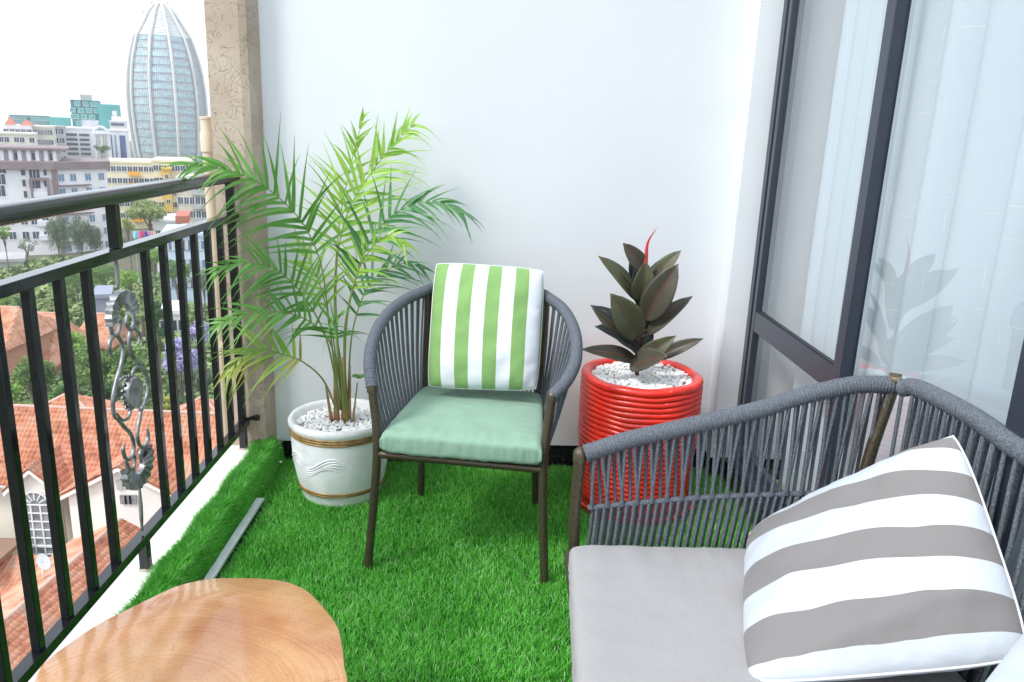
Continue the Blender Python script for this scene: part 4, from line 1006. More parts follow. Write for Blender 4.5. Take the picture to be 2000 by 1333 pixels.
# ---- generic soft cushion
def cushion(name, corners, nrm, h, parent, m_, nexp=10, mexp=3, ngrid=44, stripe=None, bulge=0.0, wr=.0, seed=0, piping=None, sag=0, edge=.0, both=True, rc=.0, skirt=0):
    """corners: TL, TR, BR, BL in world; nrm: outward side; h half thickness."""
    TL, TR, BR, BL = map(Vector, corners); nrm = Vector(nrm).normalized()
    u = [(1 - math.cos(PI * i / ngrid)) - 1 for i in range(ngrid + 1)]
    rs = random.Random(seed); ph = [rs.uniform(0, 6.28) for _ in range(12)]
    V = []; st = []
    def base(a, b_):
        a, b_ = a * math.sqrt(1 - rc * b_ ** 4), b_ * math.sqrt(1 - rc * a ** 4)
        s_, t_ = (a + 1) / 2, (b_ + 1) / 2
        # pinch edges inward between corners for soft pillows
        if edge: 
            s_ = .5 + (s_ - .5) * (1 - edge * (1 - b_ * b_)); t_ = .5 + (t_ - .5) * (1 - edge * (1 - a * a))
        return TL.lerp(TR, s_).lerp(BL.lerp(BR, s_), t_)
    ctr_ = (TL + TR + BR + BL) / 4
    for side in (1, -1):
        for b_ in u:
            for a in u:
                q = ((1 - abs(a) ** nexp) * (1 - abs(b_) ** nexp))
                hgt = h * max(0, q) ** (1 / mexp)
                if bulge: hgt += h * bulge * (1 - a * a) * (1 - b_ * b_)
                # wrinkles radiating near edges
                w_ = wr * (math.sin(9 * a + ph[0] + 2 * math.sin(4 * b_ + ph[1])) * .5 + math.sin(14 * b_ + ph[2] + 3 * a) * .35 + math.sin(23 * a * b_ + ph[3]) * .3)
                if wr > .005:
                    w_ += wr * .9 * (math.exp(-((b_ - .55 * a - .35 + .1 * math.sin(5 * a)) / .09) ** 2) - math.exp(-((b_ - .9 * a + .5) / .08) ** 2) + math.exp(-((b_ + .25 * a - .78) / .06) ** 2))
                ew = wr * (.35 if piping else 1.3) * (math.sin(38 * a + ph[4] + 3 * math.sin(5 * a)) * abs(b_) ** 5 + math.sin(34 * b_ + ph[5]) * abs(a) ** 5) * (1 - max(abs(a), abs(b_)) ** 20)
                p_ = base(a, b_) + nrm * (side * hgt + (w_ + ew) * (q ** .5 if q > 0 else 0) * side)
                if skirt:
                    out = (base(a, b_) - ctr_); out.normalize(); sw = (1 - q) ** 6 if q < 1 else 0
                    x_ = (a if abs(b_) > abs(a) else b_) * 3 + side * .0
                    p_ += out * skirt * sw * (math.sin(21 * x_ + ph[6] + 2.2 * math.sin(5 * x_)) * .6 + math.sin(37 * x_ + ph[7]) * .4)
                if sag: p_.z -= sag * (1 - a * a) * (1 - b_ * b_)
                V.append(p_)
                if stripe: st.append(stripe((a + 1) / 2, (b_ + 1) / 2))
    k = ngrid + 1; Fc = []
    for s_ in (0, 1):
        o = s_ * k * k
        for j in range(ngrid):
            for i in range(ngrid):
                q = (o + j * k + i, o + j * k + i + 1, o + (j + 1) * k + i + 1, o + (j + 1) * k + i)
                Fc.append(q if s_ else q[::-1])
    me = bpy.data.meshes.new(name); me.from_pydata([tuple(v) for v in V], [], Fc); me.materials.append(m_)
    if stripe:
        at = me.attributes.new("stripe", 'FLOAT', 'POINT'); at.data.foreach_set("value", st)
    me.update()
    bm = bmesh.new(); bm.from_mesh(me); bmesh.ops.remove_doubles(bm, verts=bm.verts, dist=1e-5); bmesh.ops.recalc_face_normals(bm, faces=bm.faces); bm.to_mesh(me); bm.free()
    me.polygons.foreach_set("use_smooth", [True] * len(me.polygons)); me.update()
    o = link(name, me, parent)
    if piping:
        P = []
        for (a0, b0, a1, b1) in ((-1, -1, 1, -1), (1, -1, 1, 1), (1, 1, -1, 1), (-1, 1, -1, -1)):
            for i in range(24):
                t_ = i / 24; P.append(base(a0 + (a1 - a0) * t_, b0 + (b1 - b0) * t_))
        mb = MB(); mb.tube(P + [P[0]], piping, 6, cap=False); mb.build("piping", m_ if not stripe else TRIM_PIPE, o if parent is None else parent, True)
    return o
TRIM_PIPE = fabric("white_piping", (.74, .76, .78), wr=.001)

# coil-wrapped tube
def wrapped(P, r, parent, nm="rope_wrap", pitch=.0085):
    Lg = plen(P); n = int(Lg / pitch * 4); Q = resample(P, n)
    mb = MB(); mb.tube(Q, r, 14, rmod=lambda i: 1 + .12 * abs(math.sin(PI * i / 4.0 + .4))); return mb.build(nm, ROPE, parent, True)
def rope(a, b_, r, parent, mid=None, nm="rope"):
    a, b_ = Vector(a), Vector(b_); P = [a, b_] if mid is None else [a, Vector(mid), b_]
    mb = MB()
    if mid is not None: P = catmull(P, 3)
    else: P = [a, a.lerp(b_, .5), b_]
    mb.tube(P, r, 6, cap=False); return mb.build(nm, ROPE, parent, True)
def tubepart(P, r, parent, nm, m_=BRONZE, seg=14, sm=10):
    mb = MB(); mb.tube(catmull(P, sm) if len(P) > 2 else P, r, seg); return mb.build(nm, m_, parent, True, 60)

# ---- armchair
def armchair():
    e = empty("rope_armchair", (-.08, 2.44, 0)); tag(e, "rounded grey rope armchair with bronze legs standing against the white wall", "armchair")
    FLf, FLs, FLt = Vector((-.378, 2.215, .0)), Vector((-.346, 2.215, .392)), aty(727, 757, 2.23)
    FRf, FRs, FRt = Vector((.178, 2.150, .0)), Vector((.158, 2.165, .378)), aty(1078, 775, 2.18)
    RLf, RLs = Vector((-.262, 2.73, 0)), Vector((-.250, 2.655, .392)); RRf, RRs = Vector((.172, 2.685, 0)), Vector((.160, 2.61, .385))
    r = .0135
    tubepart([FLf, FLs, FLt], r, e, "leg"); tubepart([FRf, FRs, FRt], r, e, "leg"); tubepart([RLf, RLs], r, e, "leg"); tubepart([RRf, RRs], r, e, "leg")
    for P in ((FLs, FRs), (FRs, RRs), (RRs, RLs), (RLs, FLs)): tubepart(list(P), r * .95, e, "seat_rail")
    UL0, UL1 = RLs + Vector((.01, -.0, .0)), aty(837, 566, 2.67); UR0, UR1 = RRs + Vector((0, 0, 0)), aty(1064, 577, 2.62)
    tubepart([UL0, UL1], r, e, "back_upright"); tubepart([UR0, UR1], r, e, "back_upright")
    AL = catmull([FLt, aty(722, 710, 2.27), aty(729, 665, 2.34), aty(752, 620, 2.45), aty(790, 587, 2.57), UL1 + Vector((0, 0, .0))], 10)
    AR = catmull([FRt, aty(1108, 742, 2.22), aty(1125, 700, 2.30), aty(1122, 648, 2.42), aty(1100, 605, 2.54), UR1], 10)
    midb = (UL1 + UR1) / 2 + Vector((0, .09, .012))
    BT = catmull([UL1, UL1.lerp(UR1, .22) + Vector((0, .07, .01)), midb, UL1.lerp(UR1, .78) + Vector((0, .07, .01)), UR1], 10)
    for P in (AL, AR, BT): wrapped(P, .0175, e, "armrest" if P is not BT else "top_rail")
    for T_ in (FLt, FRt):
        mb = MB(); mb.lathe([(.001, .012), (.012, .011), (.0165, .003), (.0165, -.018)], T_ + Vector((0, 0, .004)), 14); mb.build("end_cap", BRONZE, e, True, 60)
    # lower side rails between legs, carrying the ropes
    for (P, s0, s1, n_) in ((AL, FLs, RLs, 34), (AR, FRs, RRs, 34)):
        Q = resample(P, n_ * 2 + 1)
        for i in range(1, n_):
            tt_ = i / n_; top = Q[int(round((math.floor(i / 2) * 2 + (.35 if i % 2 == 0 else 1.1)) / n_ * (n_ * 2)))] if i < n_ - 1 else Q[-2]
            bot = s0.lerp(s1, tt_) 
            mid = top.lerp(bot, .5) + ((top + bot) / 2 - Vector((-.08, 2.44, .5))).normalized() * .008
            rope(top, bot, .0034, e, mid)
    Q = resample(BT, 29)
    for i in range(1, 28):
        rope(Q[i], RLs.lerp(RRs, i / 28), .0034, e)
    # seat cushion on the chair is its own thing
    z1, z0 = .472, .398
    c = cushion("seat_cushion", [(-.252, 2.665, .437), (.178, 2.625, .437), (.153, 2.128, .432), (-.338, 2.185, .437)], (0, 0, 1), .037, None, SAGE, nexp=16, mexp=4.5, ngrid=72, wr=.0026, bulge=.25, seed=4, rc=.03, skirt=.0022)
    tag(c, "sage green square seat cushion on the rope armchair", "cushion")
    p0 = [aty(850, 512, 2.655), aty(1064, 527, 2.62), aty(1050, 764, 2.46), aty(834, 757, 2.49)]
    ctr = sum(p0, Vector()) / 4; p0 = [ctr + (q - ctr) * 1.0 for q in p0]
    nn = Vector((-.02, -.93, .36))
    c = cushion("throw_pillow", p0, nn, .052, None, GREENSTRIPE, nexp=4.2, mexp=2.2, ngrid=64, stripe=lambda u_, v_: 8 * u_ + .12 * math.sin(3 * v_), wr=.0040, bulge=.45, seed=9, edge=.0, rc=.07, piping=.0025)
    tag(c, "green and white vertically striped pillow leaning in the armchair", "pillow")
armchair()

# ---- sofa
def sofa():
    e = empty("rope_sofa", (.55, 1.2, 0)); tag(e, "grey rope loveseat with bronze frame along the sliding window", "sofa")
    YA = 1.75
    top = [aty(px, py, YA) for px, py in ((1133, 886), (1222, 861), (1300, 843), (1365, 828), (1484, 800), (1555, 777), (1650, 755), (1700, 751), (1745, 753))]
    Pt = catmull(top, 8)
    P0 = top[0]; foot = Vector((P0.x + .055, YA - .01, 0))
    r = .014
    tubepart([foot, (P0.x, YA, .36), P0], r, e, "post")
    mb = MB(); mb.lathe([(.001, .016), (.010, .013), (.0165, .004), (.0165, -.02)], P0, 14); mb.build("end_cap", BRONZE, e, True, 60)
    Ptr = catmull([top[0] + Vector((.012, 0, 0))] + top[1:], 8)
    wrapped(Ptr, .0195, e, "arm_rail", .008)
    cor = top[-1]
    up0 = Vector((cor.x - .055, YA - .02, .36))
    tubepart([cor + Vector((0, 0, -.002)), aty(1695, 905, YA - .01), up0], .0145, e, "corner_upright")
    mb = MB(); mb.tube([cor + Vector((-.012, .004, .012)), cor + Vector((.012, -.008, .012))], .0185, 12); mb.build("corner_joint", BRONZE, e, True, 60)
    q3 = [atx(px, py, .972) for px, py in ((1793, 760), (1888, 808), (1959, 856), (2000, 884))]; back = [cor + Vector((.008, -.02, 0))] + q3 + [Vector((.972, 1.05, q3[-1].z)), Vector((.965, .62, q3[-1].z - .02))]
    Pb = catmull(back, 8); wrapped(Pb, .0195, e, "back_rail", .008)
    # rails below
    m0, m1 = aty(1148, 992, YA), aty(1610, 964, YA); m1e = m0 + (m1 - m0) * 1.33
    m1e = aty(1700, 962, YA)
    mid = catmull([m0, aty(1380, 972, YA), m1, m1e], 8); wrapped(mid, .0065, e, "mid_rail", .006)
    zb = .335; bot = [Vector((P0.x, YA, zb)), Vector((.90, YA, zb))]
    tubepart([Vector((P0.x, YA, zb)), Vector((.91, YA - .01, zb))], r, e, "seat_rail")
    tubepart([Vector((.91, YA - .01, zb)), Vector((.91, .6, zb))], r, e, "seat_rail"); tubepart([Vector((P0.x - .01, YA, zb)), Vector((P0.x - .04, .6, zb))], r, e, "seat_rail")
    tubepart([Vector((P0.x - .04, .6, zb)), Vector((.91, .6, zb))], r, e, "seat_rail")
    for q in ((.93, YA - .02), (.93, .6), (P0.x - .04, .6)): tubepart([Vector((q[0], q[1], 0)), Vector((q[0], q[1], zb))], r, e, "leg")
    n_ = 38; T_ = resample(Ptr, n_ + 1); Mi = resample(mid, n_ + 1); rj = random.Random(4)
    for i in range(1, n_):
        s_ = .010
        tp = T_[i] + Vector((rj.uniform(-.002, .002), 0, -.012)); bt = Vector((Mi[i].x - .006 - .02 * i / n_, YA, zb))
        A_ = Mi[i] + Vector((-.004, s_ * .6, 0)); B_ = Mi[min(i + 1, n_)] + Vector((-.006, -s_ * .6, 0)) if i % 2 == 0 else Mi[i - 1] + Vector((.008, -s_ * .6, 0))
        rope(tp + Vector((-.003, s_, 0)), A_, .0045, e); rope(tp + Vector((.004, -s_, 0)), B_, .0045, e)
        rope(A_, bt + Vector((-.004, s_, 0)), .0045, e); rope(Mi[i] + Vector((.004, -s_ * .6, 0)), bt + Vector((.004, -s_, 0)), .0045, e)
    n_ = 66; Tb = resample(Pb, n_ + 1)
    for i in range(1, n_):
        y = 1.72 - (1.72 - .62) * i / n_; off = .012 if i % 2 else -.012
        k = min(n_ - 1, max(1, i + (1 if i % 2 else -1)))
        rope(Tb[k] + Vector((off, 0, -.01)), Vector((.918 + off, y + (.0 if i % 2 else .012), zb)), .0048, e, Tb[k].lerp(Vector((.918, y, zb)), .5) + Vector((off + .012, 0, 0)))
    c = cushion("seat_cushion", [(.195, 1.715, .352), (.905, 1.715, .352), (.905, .62, .352), (.135, .62, .352)], (0, 0, 1), .048, None, WARMGREY, nexp=22, mexp=5, ngrid=80, wr=.0024, bulge=.16, seed=2, rc=.02, skirt=.003)
    tag(c, "warm grey canvas seat cushion on the rope loveseat", "cushion")
    mb = MB(); zz = .352; mb.tube([(.20, 1.717, zz + .045), (.55, 1.72, zz + .045), (.90, 1.717, zz + .045)], .002, 5)
    TL, TR, BR, BL = atz(1440, 1018, .44), atx(1852, 808, .885), atx(2004, 1262, .895), atz(1428, 1312, .43)
    n1 = (TR - BL).cross(TL - BR).normalized()
    if n1.dot(Vector((0, 0, HC)) - TL) < 0: n1 = -n1
    off = n1 * -.045
    cs = [q + off for q in (TL, TR, BR, BL)]
    def st(u_, v_): return (1 - u_) * (1.75 + 5.5 * v_) + u_ * (.30 + 7.25 * v_) + .0
    c = cushion("throw_pillow", cs, n1, .062, None, GREYSTRIPE, nexp=3.4, mexp=2.0, ngrid=72, stripe=st, wr=.0060, bulge=.45, seed=21, piping=.003, edge=.0, rc=.09)
    tag(c, "taupe and white striped pillow slumped in the corner of the loveseat", "pillow")
    # edge of a second pillow at the near end
    a = atz(2003, 1236, .60); b_ = atz(1922, 1340, .60)
    d = (b_ - a).normalized(); s2 = Vector((.55, -.7, -.35)).normalized()
    a2 = a - d * .10; b2 = b_ + d * .2
    cs = [a2, a2 + s2 * .40, b2 + s2 * .40, b2]; n2 = (cs[1] - cs[0]).cross(cs[3] - cs[0]).normalized()
    if n2.z < 0: n2 = -n2
    c = cushion("throw_pillow", [q - n2 * .03 for q in cs], n2, .055, None, GREYSTRIPE, nexp=3.2, mexp=2, ngrid=36, stripe=lambda u_, v_: 1.1 + 7 * u_, wr=.002, bulge=.2, seed=5)
    tag(c, "striped pillow of which only the white corner shows at the near end of the loveseat", "pillow")
sofa()

# ---- wooden slab table
def woodmat():
    M = mat("varnished_ring_wood", (.5, .25, .1), rough=.3, spec=.6, coat=1)
    t = N(M, "ShaderNodeTexCoord"); mp = N(M, "ShaderNodeMapping"); mp.inputs["Location"].default_value = (.47, -1.21, 0)
    L(M, t.outputs["Object"], mp.inputs[0])
    nz_ = N(M, "ShaderNodeTexNoise", i_Scale=2.6, i_Detail=2.0); L(M, mp.outputs[0], nz_.inputs["Vector"])
    sc = N(M, "ShaderNodeVectorMath", operation='SCALE'); sc.inputs["Scale"].default_value = .14; L(M, nz_.outputs["Color"], sc.inputs[0])
    ad = N(M, "ShaderNodeVectorMath", operation='ADD'); L(M, mp.outputs[0], ad.inputs[0]); L(M, sc.outputs[0], ad.inputs[1])
    st_ = N(M, "ShaderNodeMapping"); st_.inputs["Scale"].default_value = (.9, 1.35, 0); L(M, ad.outputs[0], st_.inputs[0])
    ln = N(M, "ShaderNodeVectorMath", operation='LENGTH'); L(M, st_.outputs[0], ln.inputs[0])
    n1 = N(M, "ShaderNodeTexNoise", noise_dimensions='1D', i_Scale=130.0, i_Detail=4.0, i_Roughness=.75); L(M, ln.outputs["Value"], n1.inputs["W"])
    n2 = N(M, "ShaderNodeTexNoise", noise_dimensions='1D', i_Scale=11.0, i_Detail=2.0); L(M, ln.outputs["Value"], n2.inputs["W"])
    n3 = N(M, "ShaderNodeTexNoise", i_Scale=4.5, i_Detail=3.0, i_Distortion=.6); L(M, mp.outputs[0], n3.inputs["Vector"])
    a1 = N(M, "ShaderNodeMath", operation='MULTIPLY_ADD'); a1.inputs[1].default_value = .36; L(M, n1.outputs["Fac"], a1.inputs[0])
    a2 = N(M, "ShaderNodeMath", operation='MULTIPLY_ADD'); a2.inputs[1].default_value = .25; L(M, n2.outputs["Fac"], a2.inputs[0])
    a3 = N(M, "ShaderNodeMath", operation='MULTIPLY'); a3.inputs[1].default_value = .55; L(M, n3.outputs["Fac"], a3.inputs[0])
    L(M, a3.outputs[0], a2.inputs[2]); L(M, a2.outputs[0], a1.inputs[2])
    r = ramp(M, [(.38, (.44, .17, .055)), (.5, (.55, .25, .09)), (.62, (.62, .34, .15)), (.8, (.66, .43, .25))]); L(M, a1.outputs[0], r.inputs[0]); L(M, r.outputs[0], bsdf(M).inputs["Base Color"])
    sx = N(M, "ShaderNodeSeparateXYZ"); L(M, st_.outputs[0], sx.inputs[0]); at_ = N(M, "ShaderNodeMath", operation='ARCTAN2'); L(M, sx.outputs[1], at_.inputs[0]); L(M, sx.outputs[0], at_.inputs[1])
    n4 = N(M, "ShaderNodeTexNoise", noise_dimensions='2D', i_Scale=1.0, i_Detail=2.0); cx_ = N(M, "ShaderNodeCombineXYZ"); ml = N(M, "ShaderNodeMath", operation='MULTIPLY'); ml.inputs[1].default_value = 16; m5 = N(M, "ShaderNodeMath", operation='MULTIPLY'); m5.inputs[1].default_value = 5
    L(M, at_.outputs[0], ml.inputs[0]); L(M, ml.outputs[0], cx_.inputs[0]); L(M, ln.outputs["Value"], m5.inputs[0]); L(M, m5.outputs[0], cx_.inputs[1]); L(M, cx_.outputs[0], n4.inputs["Vector"])
    r4 = ramp(M, [(.765, (1, 1, 1)), (.79, (.55, .42, .33))]); L(M, n4.outputs["Fac"], r4.inputs[0])
    n6 = N(M, "ShaderNodeTexNoise", i_Scale=260.0, i_Detail=2.0); L(M, mp.outputs[0], n6.inputs["Vector"]); r6 = ramp(M, [(.3, (.78, .72, .66)), (.46, (1, 1, 1))]); L(M, n6.outputs["Fac"], r6.inputs[0])
    n7 = N(M, "ShaderNodeTexNoise", i_Scale=6.0, i_Detail=4.0, i_Distortion=1.0); L(M, mp.outputs[0], n7.inputs["Vector"]); r7 = ramp(M, [(.35, (.80, .66, .55)), (.62, (1.0, 1.0, 1.0))]); L(M, n7.outputs["Fac"], r7.inputs[0])
    pv_ = r.outputs[0]
    for q_ in (r4, r6, r7):
        mm = N(M, "ShaderNodeMix", data_type='RGBA', blend_type='MULTIPLY'); mm.inputs["Factor"].default_value = 1; L(M, pv_, mm.inputs["A"]); L(M, q_.outputs[0], mm.inputs["B"]); pv_ = mm.outputs["Result"]
    L(M, pv_, bsdf(M).inputs["Base Color"])
    bp = N(M, "ShaderNodeBump", i_Strength=.3, i_Distance=.001); L(M, n1.outputs["Fac"], bp.inputs["Height"]); L(M, bp.outputs[0], bsdf(M).inputs["Normal"])
    return M
def table():
    e = empty("slab_table", (-.49, 1.15, 0)); tag(e, "low tree slice table with growth rings and irregular edge in the near left corner", "table")
    WD = woodmat(); z = .42
    px = [(60, 1345), (80, 1298), (130, 1258), (190, 1218), (245, 1190), (300, 1163), (345, 1143), (400, 1130), (450, 1127), (510, 1128), (560, 1135), (600, 1152), (635, 1187), (660, 1222), (670, 1262), (674, 1300), (676, 1345)]
    P = [atz(x, y, z) for x, y in px]
    P += [Vector((-.26, 1.0, z)), Vector((-.33, .86, z)), Vector((-.46, .80, z)), Vector((-.60, .84, z)), Vector((-.72, .94, z)), Vector((-.79, 1.05, z))]
    Q = catmull(P + [P[0]], 6)[:-1]
    c = sum(Q, Vector()) / len(Q); n = len(Q)
    mb = MB(); rings = [(0.0, 0), (.35, 0), (.7, 0), (.975, 0), (.993, -.002), (1.0, -.007), (1.0, -.03), (.985, -.05), (.96, -.056)]
    vs = []
    for s_, dz in rings[1:]:
        for i, q in enumerate(Q):
            w_ = 1 + (.006 * math.sin(i * 1.7) if dz < -.01 else 0); v = c + (q - c) * s_ * w_; v.z = z + dz; vs.append(v)
    vs.append(Vector((c.x, c.y, z))); vs.append(Vector((c.x, c.y, z - .056))); K = len(rings) - 1
    fs = [(j * n + i, (j + 1) * n + i, (j + 1) * n + (i + 1) % n, j * n + (i + 1) % n) for j in range(K - 1) for i in range(n)]
    fs += [(i, (i + 1) % n, K * n) for i in range(n)] + [((K - 1) * n + (i + 1) % n, (K - 1) * n + i, K * n + 1) for i in range(n)]
    me = bpy.data.meshes.new("tabletop"); me.from_pydata([tuple(v) for v in vs], [], fs); me.materials.append(WD)
    bm = bmesh.new(); bm.from_mesh(me); bmesh.ops.recalc_face_normals(bm, faces=bm.faces); bm.to_mesh(me); bm.free()
    me.polygons.foreach_set("use_smooth", [True] * len(me.polygons)); me.update(); me.set_sharp_from_angle(angle=math.radians(40))
    link("tabletop", me, e)
    mb = MB(); mb.lathe([(.17, 0), (.15, .05), (.12, .2), (.14, .33), (.17, .362)], (c.x, c.y, 0), 24); mb.build("trunk_base", mat("dark_trunk", (.16, .09, .05), rough=.8, var=.3, vscale=8), e, True)
table()

# ---- pots
def pebbles(name, c, R, z, n, seed, parent, size=.0075):
    ico = bmesh.new(); bmesh.ops.create_icosphere(ico, subdivisions=1, radius=1); IV = np.array([v.co[:] for v in ico.verts]); IF = np.array([[v.index for v in f.verts] for f in ico.faces]); ico.free()
    g = np.random.default_rng(seed); V = []; 
    a = g.uniform(0, 2 * PI, n); r_ = R * np.sqrt(g.random(n)); 
    px_ = c[0] + r_ * np.cos(a); py_ = c[1] + r_ * np.sin(a); pz_ = z + g.uniform(-.006, .006, n) + .006 * np.sin(px_ * 40) * np.cos(py_ * 37)
    for i in range(n):
        s_ = size * g.uniform(.7, 1.25) * np.array([g.uniform(.8, 1.4), g.uniform(.7, 1.1), g.uniform(.55, .9)])
        R3 = np.array(Matrix.Rotation(g.uniform(0, 6.28), 3, 'Z') @ Matrix.Rotation(g.uniform(-.8, .8), 3, 'X'))
        V.append((IV * s_ * g.uniform(.85, 1.15, (len(IV), 1))) @ R3.T + np.array([px_[i], py_[i], pz_[i]]))
    V = np.concatenate(V); Fq = (IF[None] + (np.arange(n) * len(IV))[:, None, None]).reshape(-1, 3)
    o = npmesh(name, V, Fq, PEB, k=3); o['kind'] = 'stuff'
    if parent: o.parent = parent; o.matrix_parent_inverse = Matrix.Translation(-Vector(parent.location))
    return o
def whitepot():
    c = (-.565, 2.755); e = empty("white_planter", (c[0], c[1], 0)); tag(e, "white planter with gold bands and wavy relief lines under the palm", "planter")
    mb = MB(); pr = [(.0, .004), (.142, .004), (.146, .012), (.148, .036), (.152, .042), (.155, .05), (.163, .08), (.172, .13), (.178, .18), (.180, .23), (.180, .262), (.181, .268), (.180, .276), (.183, .281), (.188, .29), (.189, .303), (.184, .312), (.173, .312), (.166, .303), (.163, .26), (.0, .255)]
    mb.lathe(pr, (c[0], c[1], 0), 80, False); mb.build("bowl", WHITEPOT, e, True, 60)
    for z, r_ in ((.276, .1815), (.267, .182), (.258, .1815), (.060, .1585), (.050, .1555)):
        mb = MB(); mb.tube([(c[0] + r_ * math.cos(2 * PI * i / 72), c[1] + r_ * math.sin(2 * PI * i / 72), z) for i in range(73)], .0038, 8, cap=False); mb.build("gold_band", GOLD, e, True)
    def rz(z): return .152 + (.180 - .152) * min(1, max(0, (z - .05) / .13)) ** .8
    for s0 in (-2.15, -.3, 1.6, 3.3):
        for k in range(5):
            mb = MB(); P = []; n = 24
            for i in range(n + 1):
                t = i / n; a = s0 - .15 + (.62 - .04 * abs(k - 2)) * t * 1.6 + .02 * k; z = .140 + k * .0095 + .020 * math.sin(2 * PI * (t * .8 - .35)) + .012 * t
                r_ = rz(z) + .0005; P.append((c[0] + r_ * math.cos(a), c[1] + r_ * math.sin(a), z))
            mb.tube(P, [.0019 * min(1, min(i, n - i) / 5 + .1) for i in range(n + 1)], 6); mb.build("relief_line", WHITEPOT, e, True)
    mb = MB(); mb.lathe([(.0, .27), (.168, .27)], (c[0], c[1], 0), 32, False); mb.build("soil", SOIL, e)
    pebbles("pebbles", c, .163, .283, 1500, 4, e, .0070)
    o = MB(); o.lathe([(0, 0), (.006, .003), (.007, .007), (0, .011)], (-.845, 2.93, .03), 7, False); tag(o.build("loose_pebble", PEB, smooth=True), "single white pebble dropped on the grass beside the white planter", "pebble")
whitepot()
RC = (.545, 2.745)
def redpot():
    c = RC; e = empty("red_planter", (c[0], c[1], 0)); tag(e, "tall red ribbed planter standing between armchair and loveseat", "planter")
    pr = [(.0, .03), (.185, .03), (.19, .036)]
    z = .042; R0 = .196
    while z < .485:
        R_ = .196 + .022 * min(1, (z - .03) / .25)
        for k in range(6):
            t = k / 6; pr.append((R_ + .0052 * math.sin(PI * t) ** .7 if 0 < t else R_, z + .0195 * t))
        z += .0195
    pr += [(.217, z), (.221, z + .003), (.223, z + .012), (.220, z + .022), (.212, z + .026), (.194, z + .026), (.187, z + .020), (.184, z), (.184, .44), (.0, .44)]
    mb = MB(); mb.lathe(pr, (0, 0, 0), 96, False)
    # hand-cast wobble
    mb.v = [(c[0] + v[0], c[1] + v[1], v[2] + .0022 * math.sin(3 * math.atan2(v[1], v[0]) + v[2] * 9) + .0016 * math.sin(7 * math.atan2(v[1], v[0]) + v[2] * 31)) for v in mb.v]
    mb.build("bowl", REDPOT, e, True, 70)
    mb = MB(); mb.lathe([(0, .0), (.205, 0), (.224, .008), (.232, .034), (.226, .036), (.218, .014), (0, .012)], (c[0], c[1], 0), 64, False); mb.build("saucer", REDPOT, e, True, 60)
    mb = MB(); mb.lathe([(.0, .478), (.19, .478)], (c[0], c[1], 0), 32, False); mb.build("soil", SOIL, e)
    pebbles("pebbles", c, .182, .497, 1900, 8, e, .0070)
redpot()

# ---- rubber plant
def leafmat2(name, top, under, rib):
    M = mat(name, top, rough=.42, spec=.45)
    g_ = N(M, "ShaderNodeNewGeometry"); mx_ = N(M, "ShaderNodeMix", data_type='RGBA'); mx_.inputs["A"].default_value = (*top, 1); mx_.inputs["B"].default_value = (*under, 1)
    a = N(M, "ShaderNodeAttribute"); a.attribute_name = "tint"; r = ramp(M, [(.0, (0, 0, 0)), (.93, (0, 0, 0)), (.97, (1, 1, 1))]); L(M, a.outputs["Fac"], r.inputs[0])
    nz_ = N(M, "ShaderNodeTexNoise", i_Scale=25.0, i_Detail=3.0); t = N(M, "ShaderNodeTexCoord"); L(M, t.outputs["Object"], nz_.inputs["Vector"])
    hs = N(M, "ShaderNodeHueSaturation"); mr = N(M, "ShaderNodeMapRange"); mr.inputs[3].default_value = .75; mr.inputs[4].default_value = 1.3; L(M, nz_.outputs["Fac"], mr.inputs[0]); L(M, mr.outputs[0], hs.inputs["Value"])
    m2 = N(M, "ShaderNodeMix", data_type='RGBA'); m2.inputs["B"].default_value = (*rib, 1)
    L(M, g_.outputs["Backfacing"], mx_.inputs["Factor"]); L(M, mx_.outputs["Result"], hs.inputs["Color"]); L(M, hs.outputs[0], m2.inputs["A"]); L(M, r.outputs[0], m2.inputs["Factor"]); L(M, m2.outputs["Result"], bsdf(M).inputs["Base Color"])
    return M
RL_D = leafmat2("rubber_leaf_dark", (.018, .030, .028), (.09, .085, .05), (.07, .045, .03))
RL_O = leafmat2("rubber_leaf_olive", (.085, .092, .048), (.07, .07, .05), (.14, .055, .035))
RL_B = leafmat2("rubber_leaf_bronze", (.068, .062, .045), (.05, .05, .04), (.15, .045, .03))
def bigleaf(B, T, nrm, w, m_, parent, arch=.08, fold=.25, nm="leaf"):
    B, T = Vector(B), Vector(T); d = T - B; Ln = d.length; d.normalize(); nrm = Vector(nrm); nrm = (nrm - d * nrm.dot(d)).normalized(); s_ = d.cross(nrm)
    V = []; tt_ = []; n = 14; m2 = 8
    for i in range(n + 1):
        t = i / n; wd = w * .5 * (math.sin(PI * min(1, t ** .85)) ** .75) * (1 if t < .9 else (1 - (t - .9) / .1 * .75)) + .0008
        c = B + d * Ln * t + nrm * (arch * Ln * (math.sin(PI * t)))
        for j in range(-m2 // 2, m2 // 2 + 1):
            q = j / (m2 / 2); V.append(c + s_ * wd * q + nrm * (fold * wd * abs(q) - .05 * wd * q * q)); tt_.append(1 - abs(q))
    k = m2 + 1; Fq = [(i * k + j, i * k + j + 1, (i + 1) * k + j + 1, (i + 1) * k + j) for i in range(n) for j in range(m2)]
    o = npmesh(nm, V, Fq, m_, smooth=True, cols=tt_); 
    # face normals should look along nrm
    if o.data.polygons[5].normal.dot(nrm) < 0: o.data.flip_normals()
    if parent: o.parent = parent; o.matrix_parent_inverse = Matrix.Translation(-Vector(parent.location))
    md = o.modifiers.new("s", 'SOLIDIFY'); md.thickness = .0007
    return o
